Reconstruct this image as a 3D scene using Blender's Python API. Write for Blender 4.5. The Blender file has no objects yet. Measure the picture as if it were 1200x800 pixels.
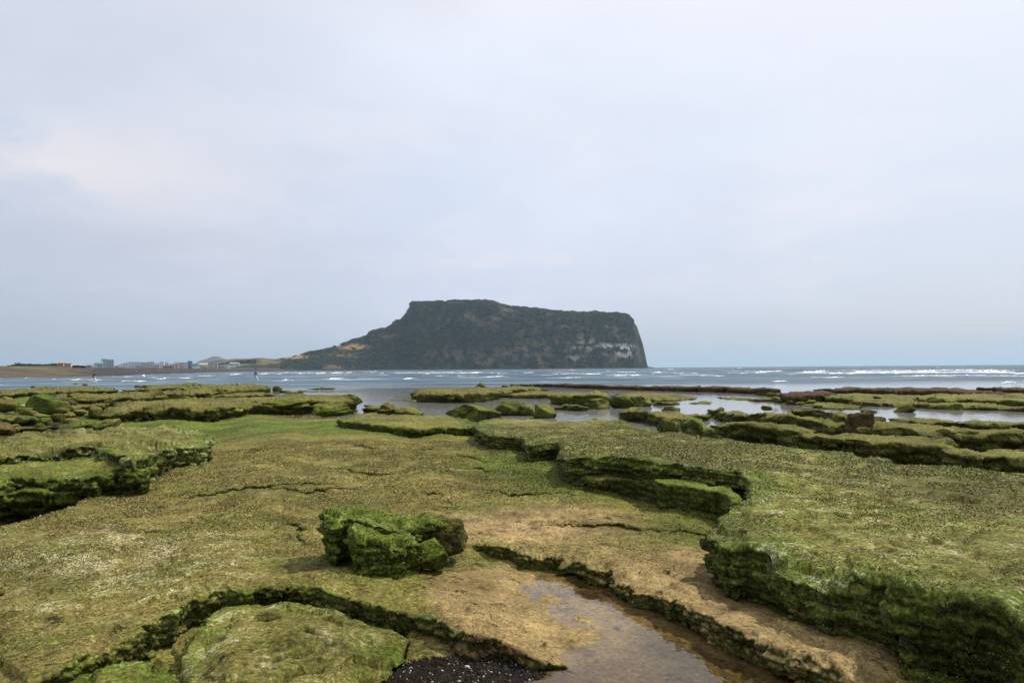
import bpy, math, random
import numpy as np
from mathutils import Vector, Matrix
from mathutils.geometry import delaunay_2d_cdt

sc = bpy.context.scene
C = sc.collection
rad = math.radians

# ------------------------------------------------------------------ camera
F = 800.0                       # focal length in pixels of a 1200 px wide picture (24 mm on full frame)
CAMZ = 1.65
PITCH = math.atan((431.6 - 400) / F)
ROLL = 0.0075
fw = np.array([0, math.cos(PITCH), math.sin(PITCH)])
r0 = np.array([1.0, 0, 0]); u0 = np.array([0, -math.sin(PITCH), math.cos(PITCH)])
RT = math.cos(ROLL) * r0 - math.sin(ROLL) * u0
UP = math.sin(ROLL) * r0 + math.cos(ROLL) * u0
cd = bpy.data.cameras.new('camera'); cam = bpy.data.objects.new('camera', cd); C.objects.link(cam)
cd.sensor_width = 36; cd.lens = 24; cd.sensor_fit = 'HORIZONTAL'; cd.clip_start = 0.05; cd.clip_end = 90000
M4 = Matrix.Identity(4)
for i in range(3):
    M4[i][0], M4[i][1], M4[i][2] = RT[i], UP[i], -fw[i]
M4[2][3] = CAMZ
cam.matrix_world = M4
sc.camera = cam

# ------------------------------------------------------------------ sky, sun, exposure
SUN_EL, SUN_AZ = rad(52), rad(58)          # azimuth measured from +Y towards +X
w = bpy.data.worlds.new('World'); sc.world = w; w.use_nodes = True
nt = w.node_tree; nt.nodes.clear()
def N(nt, t, **kw):
    n = nt.nodes.new(t)
    for k, v in kw.items():
        if k.startswith('i_'):
            key = k[2:]
            n.inputs[int(key) if key.isdigit() else key.replace('_', ' ')].default_value = v
        else: setattr(n, k, v)
    return n
def L(nt, a, b): nt.links.new(a, b)
def ramp(nt, stops, src=None, interp='LINEAR'):
    r = N(nt, 'ShaderNodeValToRGB'); r.color_ramp.interpolation = interp
    el = r.color_ramp.elements
    while len(el) < len(stops): el.new(0.5)
    for e, (p, c) in zip(el, stops):
        e.position = p; e.color = (c, c, c, 1) if not isinstance(c, tuple) else (*c, 1)
    if src is not None: L(nt, src, r.inputs[0])
    return r
def mixc(nt, fac, a, b, mode='MIX'):
    m = N(nt, 'ShaderNodeMix', data_type='RGBA', blend_type=mode)
    for s, v in ((m.inputs[0], fac), (m.inputs[6], a), (m.inputs[7], b)):
        if isinstance(v, (int, float)): s.default_value = v
        elif isinstance(v, tuple): s.default_value = (*v, 1)
        else: L(nt, v, s)
    return m.outputs[2]
def mth(nt, op, a, b=None, c=None, clamp=False):
    m = N(nt, 'ShaderNodeMath', operation=op, use_clamp=clamp)
    for i, v in enumerate((a, b, c)):
        if v is None: continue
        if isinstance(v, (int, float)): m.inputs[i].default_value = v
        else: L(nt, v, m.inputs[i])
    return m.outputs[0]
tc = N(nt, 'ShaderNodeTexCoord')
sky = N(nt, 'ShaderNodeTexSky', sky_type='NISHITA', sun_disc=False, sun_elevation=SUN_EL, sun_rotation=SUN_AZ,
        air_density=1.0, dust_density=2.5, ozone_density=1.0, altitude=0)
sep = N(nt, 'ShaderNodeSeparateXYZ'); L(nt, tc.outputs['Generated'], sep.inputs[0])
den = mth(nt, 'ADD', mth(nt, 'MAXIMUM', sep.outputs[2], 0.0), 0.22)
cmb = N(nt, 'ShaderNodeCombineXYZ')
L(nt, mth(nt, 'DIVIDE', sep.outputs[0], den), cmb.inputs[0]); L(nt, mth(nt, 'DIVIDE', sep.outputs[1], den), cmb.inputs[1])
n1 = N(nt, 'ShaderNodeTexNoise', i_Scale=0.55, i_Detail=6.0, i_Roughness=0.55, i_Distortion=0.3); L(nt, cmb.outputs[0], n1.inputs[0])
n2 = N(nt, 'ShaderNodeTexNoise', i_Scale=1.5, i_Detail=5.0, i_Roughness=0.55); L(nt, cmb.outputs[0], n2.inputs[0])
# veil of high cloud: thin everywhere, thicker in patches
veil = ramp(nt, [(0.36, 0.66), (0.66, 0.90)], n1.outputs[0]).outputs[0]
el = ramp(nt, [(0.0, (6.2, 6.9, 8.8)), (0.10, (7.6, 8.2, 10.2)), (0.30, (8.7, 9.5, 11.3)), (0.50, (10.4, 10.7, 12.0)), (1.0, (9.8, 10.2, 11.2))], sep.outputs[2]).outputs[0]
# left (away from the sun) duller, right brighter
azr = ramp(nt, [(0.0, (.85, .84, .81)), (0.2, (.93, .91, .88)), (0.42, (1.0, .99, .96)), (0.75, (1.02, .99, .93)), (1.0, (1.0, .97, .90))], mth(nt, 'MULTIPLY_ADD', sep.outputs[0], 0.7, 0.5)).outputs[0]
elc = mixc(nt, 1.0, el, azr, 'MULTIPLY')
c1 = mixc(nt, veil, sky.outputs[0], elc)
puff = ramp(nt, [(0.48, 0.0), (0.70, 1.0)], n2.outputs[0]).outputs[0]
low = ramp(nt, [(0.04, 0.0), (0.10, 0.35), (0.24, 0.45), (0.40, 0.25), (0.6, 0.4)], sep.outputs[2]).outputs[0]
c2 = mixc(nt, mth(nt, 'MULTIPLY', puff, low), c1, mixc(nt, 1.0, (9.4, 9.3, 10.4), azr, 'MULTIPLY'))
def bump(a, c, wd):
    q = mth(nt, 'DIVIDE', mth(nt, 'SUBTRACT', a, c), wd); return mth(nt, 'EXPONENT', mth(nt, 'MULTIPLY', mth(nt, 'MULTIPLY', q, q), -1.0))
bank = mth(nt, 'MULTIPLY', mth(nt, 'MULTIPLY', bump(sep.outputs[0], -.62, .28), bump(sep.outputs[2], .25, .055)), ramp(nt, [(.40, 0.0), (.52, 1.0)], n2.outputs[0]).outputs[0])
c2 = mixc(nt, bank, c2, (8.4, 8.15, 8.6))
for ax, az_, sx, sz, am in ((-.055, .152, .05, .012, .85), (.075, .156, .032, .008, .9), (-.12, .33, .22, .03, .55), (-.10, .475, .07, .03, .5), (.40, .265, .16, .03, .3)):
    pf = mth(nt, 'MULTIPLY', mth(nt, 'MULTIPLY', bump(sep.outputs[0], ax, sx), bump(sep.outputs[2], az_, sz)), ramp(nt, [(.40, 0.0), (.56, am)], n2.outputs[0]).outputs[0])
    c2 = mixc(nt, pf, c2, (8.6, 8.4, 9.0) if az_ < .45 else (7.6, 7.7, 8.6))
under = mth(nt, 'MULTIPLY', mth(nt, 'MULTIPLY', bump(sep.outputs[0], -.55, .35), bump(sep.outputs[2], .155, .04)), ramp(nt, [(.38, 0.0), (.56, .6)], n1.outputs[0]).outputs[0])
c2 = mixc(nt, under, c2, (5.2, 5.6, 6.7))
bg = N(nt, 'ShaderNodeBackground', i_Strength=0.1); L(nt, c2, bg.inputs[0])
out = N(nt, 'ShaderNodeOutputWorld'); L(nt, bg.outputs[0], out.inputs[0])

sd = bpy.data.lights.new('sun', 'SUN'); sd.energy = 4.0; sd.angle = rad(1.5); sd.color = (1, 0.95, 0.86)
so = bpy.data.objects.new('sun', sd); C.objects.link(so)
sdir = Vector((math.sin(SUN_AZ) * math.cos(SUN_EL), math.cos(SUN_AZ) * math.cos(SUN_EL), math.sin(SUN_EL)))
so.rotation_euler = sdir.to_track_quat('Z', 'Y').to_euler()
so.location = (50, 50, 80)
sc.view_settings.view_transform = 'Standard'; sc.view_settings.look = 'None'
sc.view_settings.exposure = 0; sc.view_settings.gamma = 1; sc.view_settings.use_curve_mapping = False
sc.cycles.use_denoising = True
sc.cycles.max_bounces = 6; sc.cycles.transparent_max_bounces = 8; sc.cycles.caustics_reflective = False
sc.cycles.caustics_refractive = False

# ------------------------------------------------------------------ picture <-> world helpers
def ray(u, v):
    u = np.asarray(u, float); v = np.asarray(v, float)
    return fw + ((u - 600) / F)[..., None] * RT + ((400 - v) / F)[..., None] * UP
def at(u, v, z=0.0):
    d = ray(u, v); t = (np.asarray(z) - CAMZ) / d[..., 2]
    return np.array([0, 0, CAMZ]) + d * t[..., None]
def atd(u, v, dep):
    d = ray(u, v); return np.array([0, 0, CAMZ]) + d * (np.asarray(dep, float) / d[..., 1])[..., None]
def proj(P):
    q = np.asarray(P) - np.array([0, 0, CAMZ]); z = q @ fw
    return 600 + F * (q @ RT) / z, 400 - F * (q @ UP) / z
def vh(u): return 431.6 - ROLL * (np.asarray(u) - 600)

def hsh(i, j, k, s):
    h = (i * 374761393 + j * 668265263 + k * 2147483647 + s * 1274126177) & 0xFFFFFFFF
    h = ((h ^ (h >> 13)) * 1274126177) & 0xFFFFFFFF
    h = ((h ^ (h >> 15)) * 2246822519) & 0xFFFFFFFF
    return h ^ (h >> 16)
def noise(P, f=1.0, seed=0):
    P = np.asarray(P, float) * f
    if P.shape[1] == 2: P = np.c_[P, np.full(len(P), 0.37)]
    I = np.floor(P).astype(np.int64); T = P - I; W = T * T * T * (T * (T * 6 - 15) + 10)
    r = np.zeros(len(P))
    for a in (0, 1):
        for b in (0, 1):
            for c in (0, 1):
                h = hsh(I[:, 0] + a, I[:, 1] + b, I[:, 2] + c, seed)
                gx = ((h & 255) / 127.5 - 1); gy = (((h >> 8) & 255) / 127.5 - 1); gz = (((h >> 16) & 255) / 127.5 - 1)
                dt = gx * (T[:, 0] - a) + gy * (T[:, 1] - b) + gz * (T[:, 2] - c)
                r += dt * (W[:, 0] if a else 1 - W[:, 0]) * (W[:, 1] if b else 1 - W[:, 1]) * (W[:, 2] if c else 1 - W[:, 2])
    return r
def fbm(P, f=1.0, o=4, seed=0, g=0.5):
    r = 0; a = 1.0
    for i in range(o):
        r = r + a * noise(P, f, seed + i * 17); f *= 2.03; a *= g
    return r
def smooth(x): x = np.clip(x, 0, 1); return x * x * (3 - 2 * x)

def polydist(P, Q, maxd=1e9):
    """P (n,2) against an open polyline Q (m,2): distance, signed side (left +), arc parameter 0..1"""
    n = len(P); D = np.full(n, 1e9); S = np.ones(n); A = np.zeros(n)
    seg = np.linalg.norm(np.diff(Q, axis=0), axis=1); cum = np.r_[0, np.cumsum(seg)]; tot = cum[-1]
    lo = Q.min(0) - maxd; hi = Q.max(0) + maxd
    idx = np.where(((P >= lo) & (P <= hi)).all(1))[0]
    p = P[idx]; d = D[idx]; s = S[idx]; a = A[idx]
    for i in range(len(Q) - 1):
        e = Q[i + 1] - Q[i]; q = p - Q[i]
        t = np.clip((q @ e) / max(seg[i] ** 2, 1e-12), 0, 1)
        r = q - t[:, None] * e; dd = np.hypot(r[:, 0], r[:, 1])
        m = dd < d
        d[m] = dd[m]; s[m] = np.sign(e[0] * q[m, 1] - e[1] * q[m, 0]); a[m] = (cum[i] + t[m] * seg[i]) / tot
    D[idx] = d; S[idx] = s; A[idx] = a
    return D, S, A
def inside(P, Q):
    r = np.zeros(len(P), bool); x, y = P[:, 0], P[:, 1]; j = len(Q) - 1
    for i in range(len(Q)):
        if Q[i, 1] != Q[j, 1]:
            c = ((Q[i, 1] > y) != (Q[j, 1] > y)) & (x < (Q[j, 0] - Q[i, 0]) * (y - Q[i, 1]) / (Q[j, 1] - Q[i, 1]) + Q[i, 0])
            r ^= c
        j = i
    return r
def resample(Q, step, closed=False):
    """resample world polyline so that neighbours are about STEP picture pixels apart"""
    Q = np.asarray(Q, float)
    if closed: Q = np.vstack([Q, Q[:1]])
    o = []
    for i in range(len(Q) - 1):
        d = min(np.hypot(*ab(Q[i:i + 1])[0] - np.zeros(2)), 1e9)
        n = max(1, int(np.ceil(np.linalg.norm(ab(Q[i + 1:i + 2])[0] - ab(Q[i:i + 1])[0]) / step)))
        t = np.arange(n) / n
        # even in the picture: interpolate in 1/depth
        y0, y1 = max(Q[i, 1], .3), max(Q[i + 1, 1], .3)
        tt = t * y0 / (t * y0 + (1 - t) * y1)
        o.append(Q[i] + tt[:, None] * (Q[i + 1] - Q[i]))
    if not closed: o.append(Q[-1:])
    return np.vstack(o)
H0 = 1.5
def ab(P):                       # ground-plane map with even picture density (plane 1.5 m below the eye)
    P = np.asarray(P, float); y = np.maximum(P[:, 1], .25)
    return np.c_[P[:, 0] / y * F, -H0 * F / y]
def unab(A):
    y = H0 * F / -A[:, 1]; return np.c_[A[:, 0] / F * y, y]

# ------------------------------------------------------------------ object helpers
def props(o, label=None, cat=None, group=None, kind=None):
    for k, v in (('label', label), ('category', cat), ('group', group), ('kind', kind)):
        if v: o[k] = v
    return o
def mesh(name, V, Fc, mat, parent=None, cols=None, smoothf=True, attr='mask'):
    me = bpy.data.meshes.new(name)
    V = np.asarray(V, np.float32)
    if isinstance(Fc, np.ndarray):
        k = Fc.shape[1]; me.vertices.add(len(V)); me.vertices.foreach_set('co', V.ravel())
        me.loops.add(Fc.size); me.loops.foreach_set('vertex_index', Fc.ravel().astype(np.int32))
        me.polygons.add(len(Fc)); me.polygons.foreach_set('loop_start', (np.arange(len(Fc)) * k).astype(np.int32))
        me.update(calc_edges=True)
    else:
        me.from_pydata([tuple(map(float, v)) for v in V], [], [list(map(int, f)) for f in Fc])
    me.polygons.foreach_set('use_smooth', np.full(len(me.polygons), smoothf))
    if cols is not None:
        a = me.color_attributes.new(attr, 'FLOAT_COLOR', 'POINT')
        cc = np.asarray(cols, np.float32)
        if cc.shape[1] == 3: cc = np.c_[cc, np.ones(len(cc), np.float32)]
        a.data.foreach_set('color', cc.ravel())
    if mat: me.materials.append(mat)
    me.validate()
    o = bpy.data.objects.new(name, me); C.objects.link(o)
    if parent: o.parent = parent
    return o
def empty(name, loc, rz=0.0):
    o = bpy.data.objects.new(name, None); C.objects.link(o); o.location = tuple(map(float, loc)); o.rotation_euler.z = rz
    o.empty_display_size = .2; return o
def gridfaces(nr, ncol, wrap=False):
    i, j = np.meshgrid(np.arange(nr - 1), np.arange(ncol if wrap else ncol - 1), indexing='ij')
    j2 = (j + 1) % ncol
    return np.stack([i * ncol + j, i * ncol + j2, (i + 1) * ncol + j2, (i + 1) * ncol + j], -1).reshape(-1, 4)

# ------------------------------------------------------------------ materials
def newmat(name):
    m = bpy.data.materials.new(name); m.use_nodes = True; t = m.node_tree; t.nodes.clear()
    o = N(t, 'ShaderNodeOutputMaterial'); b = N(t, 'ShaderNodeBsdfPrincipled'); L(t, b.outputs[0], o.inputs[0])
    return m, t, b, o
def rock_material():
    m, t, b, o = newmat('algae_covered_rock')
    g = N(t, 'ShaderNodeNewGeometry'); at_ = N(t, 'ShaderNodeAttribute', attribute_name='mask')
    s = N(t, 'ShaderNodeSeparateColor'); L(t, at_.outputs['Color'], s.inputs[0])
    R, G, B, A = s.outputs[0], s.outputs[1], s.outputs[2], at_.outputs['Alpha']
    P = g.outputs['Position']
    def nz(sc_, det=5.0, ro=.6, dist=0.0):
        n = N(t, 'ShaderNodeTexNoise', i_Scale=sc_, i_Detail=det, i_Roughness=ro, i_Distortion=dist); L(t, P, n.inputs[0]); return n.outputs[0]
    na, nb, nc, nd, ne, nm = nz(1.3, 6, .65), nz(7, 6, .7), nz(30, 6, .78), nz(95, 3, .6), nz(0.5, 5, .6), nz(3.1, 7, .72, .4)
    base = ramp(t, [(.33, (.060, .050, .015)), (.44, (.125, .106, .032)), (.55, (.205, .176, .062)), (.68, (.34, .30, .135))], nc).outputs[0]
    warm = ramp(t, [(.35, (.78, .92, .60)), (.65, (1.15, 1.05, 1.0))], na).outputs[0]
    base = mixc(t, 1.0, base, warm, 'MULTIPLY')
    green = ramp(t, [(.33, (.030, .044, .006)), (.46, (.072, .098, .012)), (.56, (.125, .160, .024)), (.68, (.22, .25, .055))], nc).outputs[0]
    gsum = mth(t, 'ADD', mth(t, 'ADD', mth(t, 'MULTIPLY', nb, .9), mth(t, 'MULTIPLY', na, .7)), mth(t, 'MULTIPLY', R, .75))
    gf = ramp(t, [(.80, 0.0), (1.0, 1.0)], mth(t, 'MULTIPLY', gsum, 0.78)).outputs[0]
    col = mixc(t, gf, base, green)
    sand = ramp(t, [(.33, (.12, .084, .034)), (.48, (.275, .198, .085)), (.66, (.40, .30, .145))], nc).outputs[0]
    sf = ramp(t, [(.50, 0.0), (.72, 1.0)], mth(t, 'ADD', mth(t, 'MULTIPLY', G, .58), mth(t, 'ADD', mth(t, 'MULTIPLY', nb, .24), mth(t, 'MULTIPLY', nm, .24)))).outputs[0]
    col = mixc(t, sf, col, sand)
    # brown bare rock
    brown = ramp(t, [(.3, (.014, .009, .005)), (.5, (.062, .034, .012)), (.70, (.105, .068, .038))], nc).outputs[0]
    df = ramp(t, [(.50, 0.0), (.82, 1.0)], mth(t, 'ADD', mth(t, 'MULTIPLY', A, .75), mth(t, 'MULTIPLY', nb, .35))).outputs[0]
    col = mixc(t, df, col, brown)
    # faces that are steep: wet dark weed and rock
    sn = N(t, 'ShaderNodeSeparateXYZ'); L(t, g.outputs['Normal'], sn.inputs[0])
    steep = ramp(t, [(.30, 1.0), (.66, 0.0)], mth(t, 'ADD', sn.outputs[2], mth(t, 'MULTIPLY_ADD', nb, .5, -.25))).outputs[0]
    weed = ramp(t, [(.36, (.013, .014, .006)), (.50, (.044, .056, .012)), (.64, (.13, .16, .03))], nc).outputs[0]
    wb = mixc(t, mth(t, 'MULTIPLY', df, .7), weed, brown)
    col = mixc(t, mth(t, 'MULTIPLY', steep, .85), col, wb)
    mot = ramp(t, [(.35, (.30, .28, .24)), (.45, (.78, .76, .72)), (.55, (1.05, 1.04, 1.0)), (.65, (1.5, 1.48, 1.40))], mth(t, 'ADD', mth(t, 'MULTIPLY', nm, .6), mth(t, 'MULTIPLY', nb, .4))).outputs[0]
    col = mixc(t, 1.0, col, mot, 'MULTIPLY')
    # granular cover: turf grains, shells and pits
    v1 = N(t, 'ShaderNodeTexVoronoi', i_Scale=38.0, feature='F1'); v2 = N(t, 'ShaderNodeTexVoronoi', i_Scale=88.0, feature='F1')
    L(t, P, v1.inputs[0]); L(t, P, v2.inputs[0])
    s1 = N(t, 'ShaderNodeSeparateColor'); s2 = N(t, 'ShaderNodeSeparateColor'); L(t, v1.outputs['Color'], s1.inputs[0]); L(t, v2.outputs['Color'], s2.inputs[0])
    gr = ramp(t, [(.12, .60), (.45, .94), (.62, 1.02), (.88, 1.4)], mth(t, 'ADD', mth(t, 'MULTIPLY', s1.outputs[0], .5), mth(t, 'MULTIPLY', s2.outputs[0], .5))).outputs[0]
    col = mixc(t, mth(t, 'MULTIPLY_ADD', sf, -.45, .9), col, mixc(t, 1.0, col, gr, 'MULTIPLY'))
    np_ = N(t, 'ShaderNodeTexNoise', i_Scale=4.6, i_Detail=7.0, i_Roughness=.74); L(t, P, np_.inputs[0])
    pit = ramp(t, [(.335, .22), (.395, 1.0)], np_.outputs[0]).outputs[0]
    col = mixc(t, 1.0, col, pit, 'MULTIPLY')
    # pale coralline crust: specks
    vo = N(t, 'ShaderNodeTexVoronoi', i_Scale=60.0, feature='F1'); L(t, P, vo.inputs[0])
    sp = ramp(t, [(.565, 0.0), (.605, 1.0)], mth(t, 'ADD', mth(t, 'MULTIPLY', nd, .58), mth(t, 'MULTIPLY_ADD', nm, .42, mth(t, 'MULTIPLY_ADD', B, .12, -.055)))).outputs[0]
    spc = ramp(t, [(.3, (.36, .33, .20)), (.7, (.66, .63, .47))], nz(150, 2)).outputs[0]
    fb = N(t, 'ShaderNodeTexNoise', i_Scale=30.0, i_Detail=5.0, i_Roughness=.75, i_Distortion=.5); L(t, P, fb.inputs[0])
    fbr = ramp(t, [(.605, 0.0), (.645, 1.0)], mth(t, 'ADD', mth(t, 'MULTIPLY', fb.outputs[0], .62), mth(t, 'MULTIPLY_ADD', nm, .42, mth(t, 'MULTIPLY_ADD', B, .10, -.02)))).outputs[0]
    sp = mth(t, 'MAXIMUM', sp, fbr)
    spf = mth(t, 'MULTIPLY', sp, mth(t, 'MULTIPLY', ramp(t, [(.05, 0.0), (.6, .9)], B).outputs[0], mth(t, 'SUBTRACT', 1.0, mth(t, 'MULTIPLY', steep, .75))))
    col = mixc(t, spf, col, spc)
    col = mixc(t, 1.0, col, ramp(t, [(.34, .60), (.5, 1.06), (.66, 1.42)], ne).outputs[0], 'MULTIPLY')
    L(t, col, b.inputs['Base Color'])
    b.inputs['Roughness'].default_value = .82; b.inputs['Specular IOR Level'].default_value = .08
    hgt = mth(t, 'ADD', mth(t, 'MULTIPLY_ADD', pit, .014, mth(t, 'MULTIPLY', nb, .03)), mth(t, 'ADD', mth(t, 'MULTIPLY', nc, .009), mth(t, 'MULTIPLY', nd, .003)))
    bp = N(t, 'ShaderNodeBump', i_Strength=.9, i_Distance=1.0); L(t, hgt, bp.inputs['Height']); L(t, bp.outputs[0], b.inputs['Normal'])
    return m
ROCK = rock_material()
def vcol_material(name, scale=.08, amt=.5, rough=.9, bump=0.0):
    m, t, b, o = newmat(name)
    a = N(t, 'ShaderNodeAttribute', attribute_name='mask'); g = N(t, 'ShaderNodeNewGeometry')
    n = N(t, 'ShaderNodeTexNoise', i_Scale=scale, i_Detail=6.0, i_Roughness=.65); L(t, g.outputs['Position'], n.inputs[0])
    v = ramp(t, [(.3, 1 - amt), (.7, 1 + amt)], n.outputs[0]).outputs[0]
    L(t, mixc(t, 1.0, a.outputs['Color'], v, 'MULTIPLY'), b.inputs['Base Color']); b.inputs['Roughness'].default_value = rough
    b.inputs['Specular IOR Level'].default_value = .05
    if bump:
        bp = N(t, 'ShaderNodeBump', i_Strength=1.0, i_Distance=bump); L(t, n.outputs[0], bp.inputs['Height']); L(t, bp.outputs[0], b.inputs['Normal'])
    return m
LAND = vcol_material('far_land_cover', .06, .4, bump=3.0)
LEAF = vcol_material('leaf_cover', .2, .4)
WEED = vcol_material('seaweed_frond', 20.0, .4, rough=.7)
def plain(name, col, rough=.7, var=.12, scale=3.0, obj=True):
    m, t, b, o = newmat(name)
    tc_ = N(t, 'ShaderNodeTexCoord'); n = N(t, 'ShaderNodeTexNoise', i_Scale=scale, i_Detail=4.0); L(t, tc_.outputs['Object'], n.inputs[0])
    v = ramp(t, [(.3, 1 - var), (.7, 1 + var)], n.outputs[0]).outputs[0]
    L(t, mixc(t, 1.0, tuple(col), v, 'MULTIPLY'), b.inputs['Base Color']); b.inputs['Roughness'].default_value = rough
    return m
def sea_material():
    m, t, b, o = newmat('sea_water')
    g = N(t, 'ShaderNodeNewGeometry'); a = N(t, 'ShaderNodeAttribute', attribute_name='mask')
    s = N(t, 'ShaderNodeSeparateColor'); L(t, a.outputs['Color'], s.inputs[0])
    mp = N(t, 'ShaderNodeMapping'); mp.inputs['Scale'].default_value = (.35, 1, 1); L(t, g.outputs['Position'], mp.inputs[0])
    n = N(t, 'ShaderNodeTexNoise', i_Scale=.22, i_Detail=6.0, i_Roughness=.62); L(t, mp.outputs[0], n.inputs[0])
    nf = N(t, 'ShaderNodeTexNoise', i_Scale=1.6, i_Detail=4.0, i_Roughness=.6); L(t, g.outputs['Position'], nf.inputs[0])
    open_ = s.outputs[0]
    mp2 = N(t, 'ShaderNodeMapping'); mp2.inputs['Scale'].default_value = (.25, 1, 1); L(t, g.outputs['Position'], mp2.inputs[0])
    nl = N(t, 'ShaderNodeTexNoise', i_Scale=.05, i_Detail=6.0, i_Roughness=.7); L(t, mp2.outputs[0], nl.inputs[0])
    colr = ramp(t, [(.38, (.045, .075, .100)), (.50, (.095, .140, .180)), (.62, (.19, .24, .28))], mth(t, 'MULTIPLY_ADD', nl.outputs[0], .6, mth(t, 'MULTIPLY', n.outputs[0], .4))).outputs[0]  # light and dark wave facets painted into the water colour
    base = mixc(t, open_, (.215, .21, .20), colr)
    foam = mth(t, 'MULTIPLY', ramp(t, [(.70, 0.0), (.78, 1.0)], mth(t, 'MULTIPLY_ADD', s.outputs[1], .14, n.outputs[0])).outputs[0], open_)
    base = mixc(t, foam, base, (.75, .77, .78))
    L(t, base, b.inputs['Base Color'])
    b.inputs['IOR'].default_value = 1.33
    L(t, mth(t, 'MULTIPLY_ADD', open_, -.40, .5), b.inputs['Specular IOR Level'])
    L(t, mth(t, 'MULTIPLY_ADD', foam, .7, mth(t, 'MULTIPLY_ADD', open_, .12, .06)), b.inputs['Roughness'])
    h = mth(t, 'ADD', mth(t, 'MULTIPLY', mth(t, 'MULTIPLY', n.outputs[0], open_), 4.0), mth(t, 'MULTIPLY', nf.outputs[0], mth(t, 'MULTIPLY_ADD', open_, .10, .012)))
    bp = N(t, 'ShaderNodeBump', i_Strength=1.0, i_Distance=1.0); L(t, h, bp.inputs['Height']); L(t, bp.outputs[0], b.inputs['Normal'])
    # chop too fine to model shows its faces towards the viewer: the body colour of the water
    df_ = N(t, 'ShaderNodeBsdfDiffuse'); L(t, base, df_.inputs[0]); ms = N(t, 'ShaderNodeMixShader')
    L(t, mth(t, 'MULTIPLY', open_, .62), ms.inputs[0]); L(t, b.outputs[0], ms.inputs[1]); L(t, df_.outputs[0], ms.inputs[2]); L(t, ms.outputs[0], o.inputs[0])
    return m
SEA = sea_material()
def pool_material():
    m, t, b, o = newmat('tide_pool_water'); t.nodes.remove(b)
    g = N(t, 'ShaderNodeNewGeometry')
    n = N(t, 'ShaderNodeTexNoise', i_Scale=9.0, i_Detail=3.0); L(t, g.outputs['Position'], n.inputs[0])
    bp = N(t, 'ShaderNodeBump', i_Strength=.35, i_Distance=.01); L(t, n.outputs[0], bp.inputs['Height'])
    fr = N(t, 'ShaderNodeFresnel', i_IOR=1.33); L(t, bp.outputs[0], fr.inputs['Normal'])
    tr = N(t, 'ShaderNodeBsdfTransparent'); tr.inputs[0].default_value = (.91, .88, .83, 1)
    gl = N(t, 'ShaderNodeBsdfGlossy', i_Roughness=.02); L(t, bp.outputs[0], gl.inputs['Normal'])
    mx = N(t, 'ShaderNodeMixShader'); L(t, mth(t, 'MULTIPLY', fr.outputs[0], 1.35, clamp=True), mx.inputs[0]); L(t, tr.outputs[0], mx.inputs[1]); L(t, gl.outputs[0], mx.inputs[2])
    L(t, mx.outputs[0], o.inputs[0]); return m
POOL = pool_material()
FOAM = plain('white_foam', (.82, .84, .85), .8, .12, .6)

ZS = -0.35                        # sea level

# ------------------------------------------------------------------ base terrain: wave-cut shelf, sand, sea bed
CTRL = np.array([  # u, v, z
 (0,640,.0),(0,720,.0),(100,600,.0),(300,560,.02),(500,560,0),(200,530,.0),(330,510,.0),(420,505,-.02),(560,515,-.08),(620,540,-.10),(620,570,-.10),
 (700,590,-.10),(790,605,-.08),(700,640,-.10),(770,650,-.10),(840,670,-.12),(850,720,-.11),(920,740,-.08),(1000,765,-.04),(760,620,-.08),
 (560,668,-.13),(560,705,-.12),(640,662,-.215),(655,690,-.235),(720,705,-.27),(800,750,-.27),(720,780,-.25),(640,790,-.215),(600,770,-.20),(560,790,-.19),(660,745,-.19),(690,725,-.20),
 (930,790,-.25),(850,800,-.25),(470,690,-.06),(520,715,-.10),(600,735,-.14),(400,760,-.05),(300,750,-.0),(100,790,-.03),(250,650,.0),(400,670,-.03),
 (200,900,-.05),(500,900,-.2),(800,900,-.27),(1100,850,-.04),(1200,900,-.2),(-150,700,0),(-150,900,0),
 (1000,600,-.1),(1100,620,-.15),(1000,540,-.5),(1150,570,-.5),(800,520,-.4),(900,535,-.5),(700,502,-.45),(1400,560,-.6),(1400,700,-.2),(1200,555,-.6),
 (120,512,-.05),(30,512,-.18),(-100,520,-.2),(300,492,-.05),(200,493,-.06),(400,494,-.1),(460,487,-.3),(540,486,-.5),(540,497,-.2),(620,494,-.45),
 (0,480,-.18),(100,480,-.15),(200,470,-.15),(320,470,-.3),(400,466,-.6),(30,462,-.12),(150,458,-.12),(250,458,-.15),(330,460,-.5),(-100,470,-.2),(-100,455,-.2),
 (0,450,-.3),(110,450.5,-.12),(200,450,-.35),(300,450,-.3),(0,444,-1.2),(200,443,-1.2),(400,448,-.9),(600,455,-.9),(800,460,-.9),(800,480,-.9),(1000,475,-.7),(1000,500,-.8),(1200,500,-.8),(1200,520,-.7),(1200,470,-.7),
 (500,470,-.9),(600,480,-.8),(900,490,-.9),(1000,445,-1.5),(600,445,-1.5),(1200,445,-1.5),(900,515,-.7),(1100,530,-.7),(450,504,-.02),(520,504,-.03),(400,501,.0),(600,524,-.03),(650,552,-.05),(60,446.5,-.8),(110,446,-.8),(160,446.5,-.8),(220,446,-.8),(270,446.5,-.8),(300,446,-.9),(60,449,-.35),(160,449,-.35),(230,449,-.4),(20,448,-.6)], float)
def P2(pts, z=0.0): return at([p[0] for p in pts], [p[1] for p in pts], z)[:, :2]
CA = ab(np.c_[P2(CTRL), np.zeros(len(CTRL))])
def base_z(A):
    num = np.zeros(len(A)); den = np.zeros(len(A))
    sc_ = np.array([1.0, 1.9])
    for c, z in zip(CA, CTRL[:, 2]):
        d2 = (((A - c) * sc_) ** 2).sum(1); s = 14 + .10 * abs(c[1])
        wgt = 1 / (d2 + s * s) ** 1.6
        num += wgt * z; den += wgt
    return num / den
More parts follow.
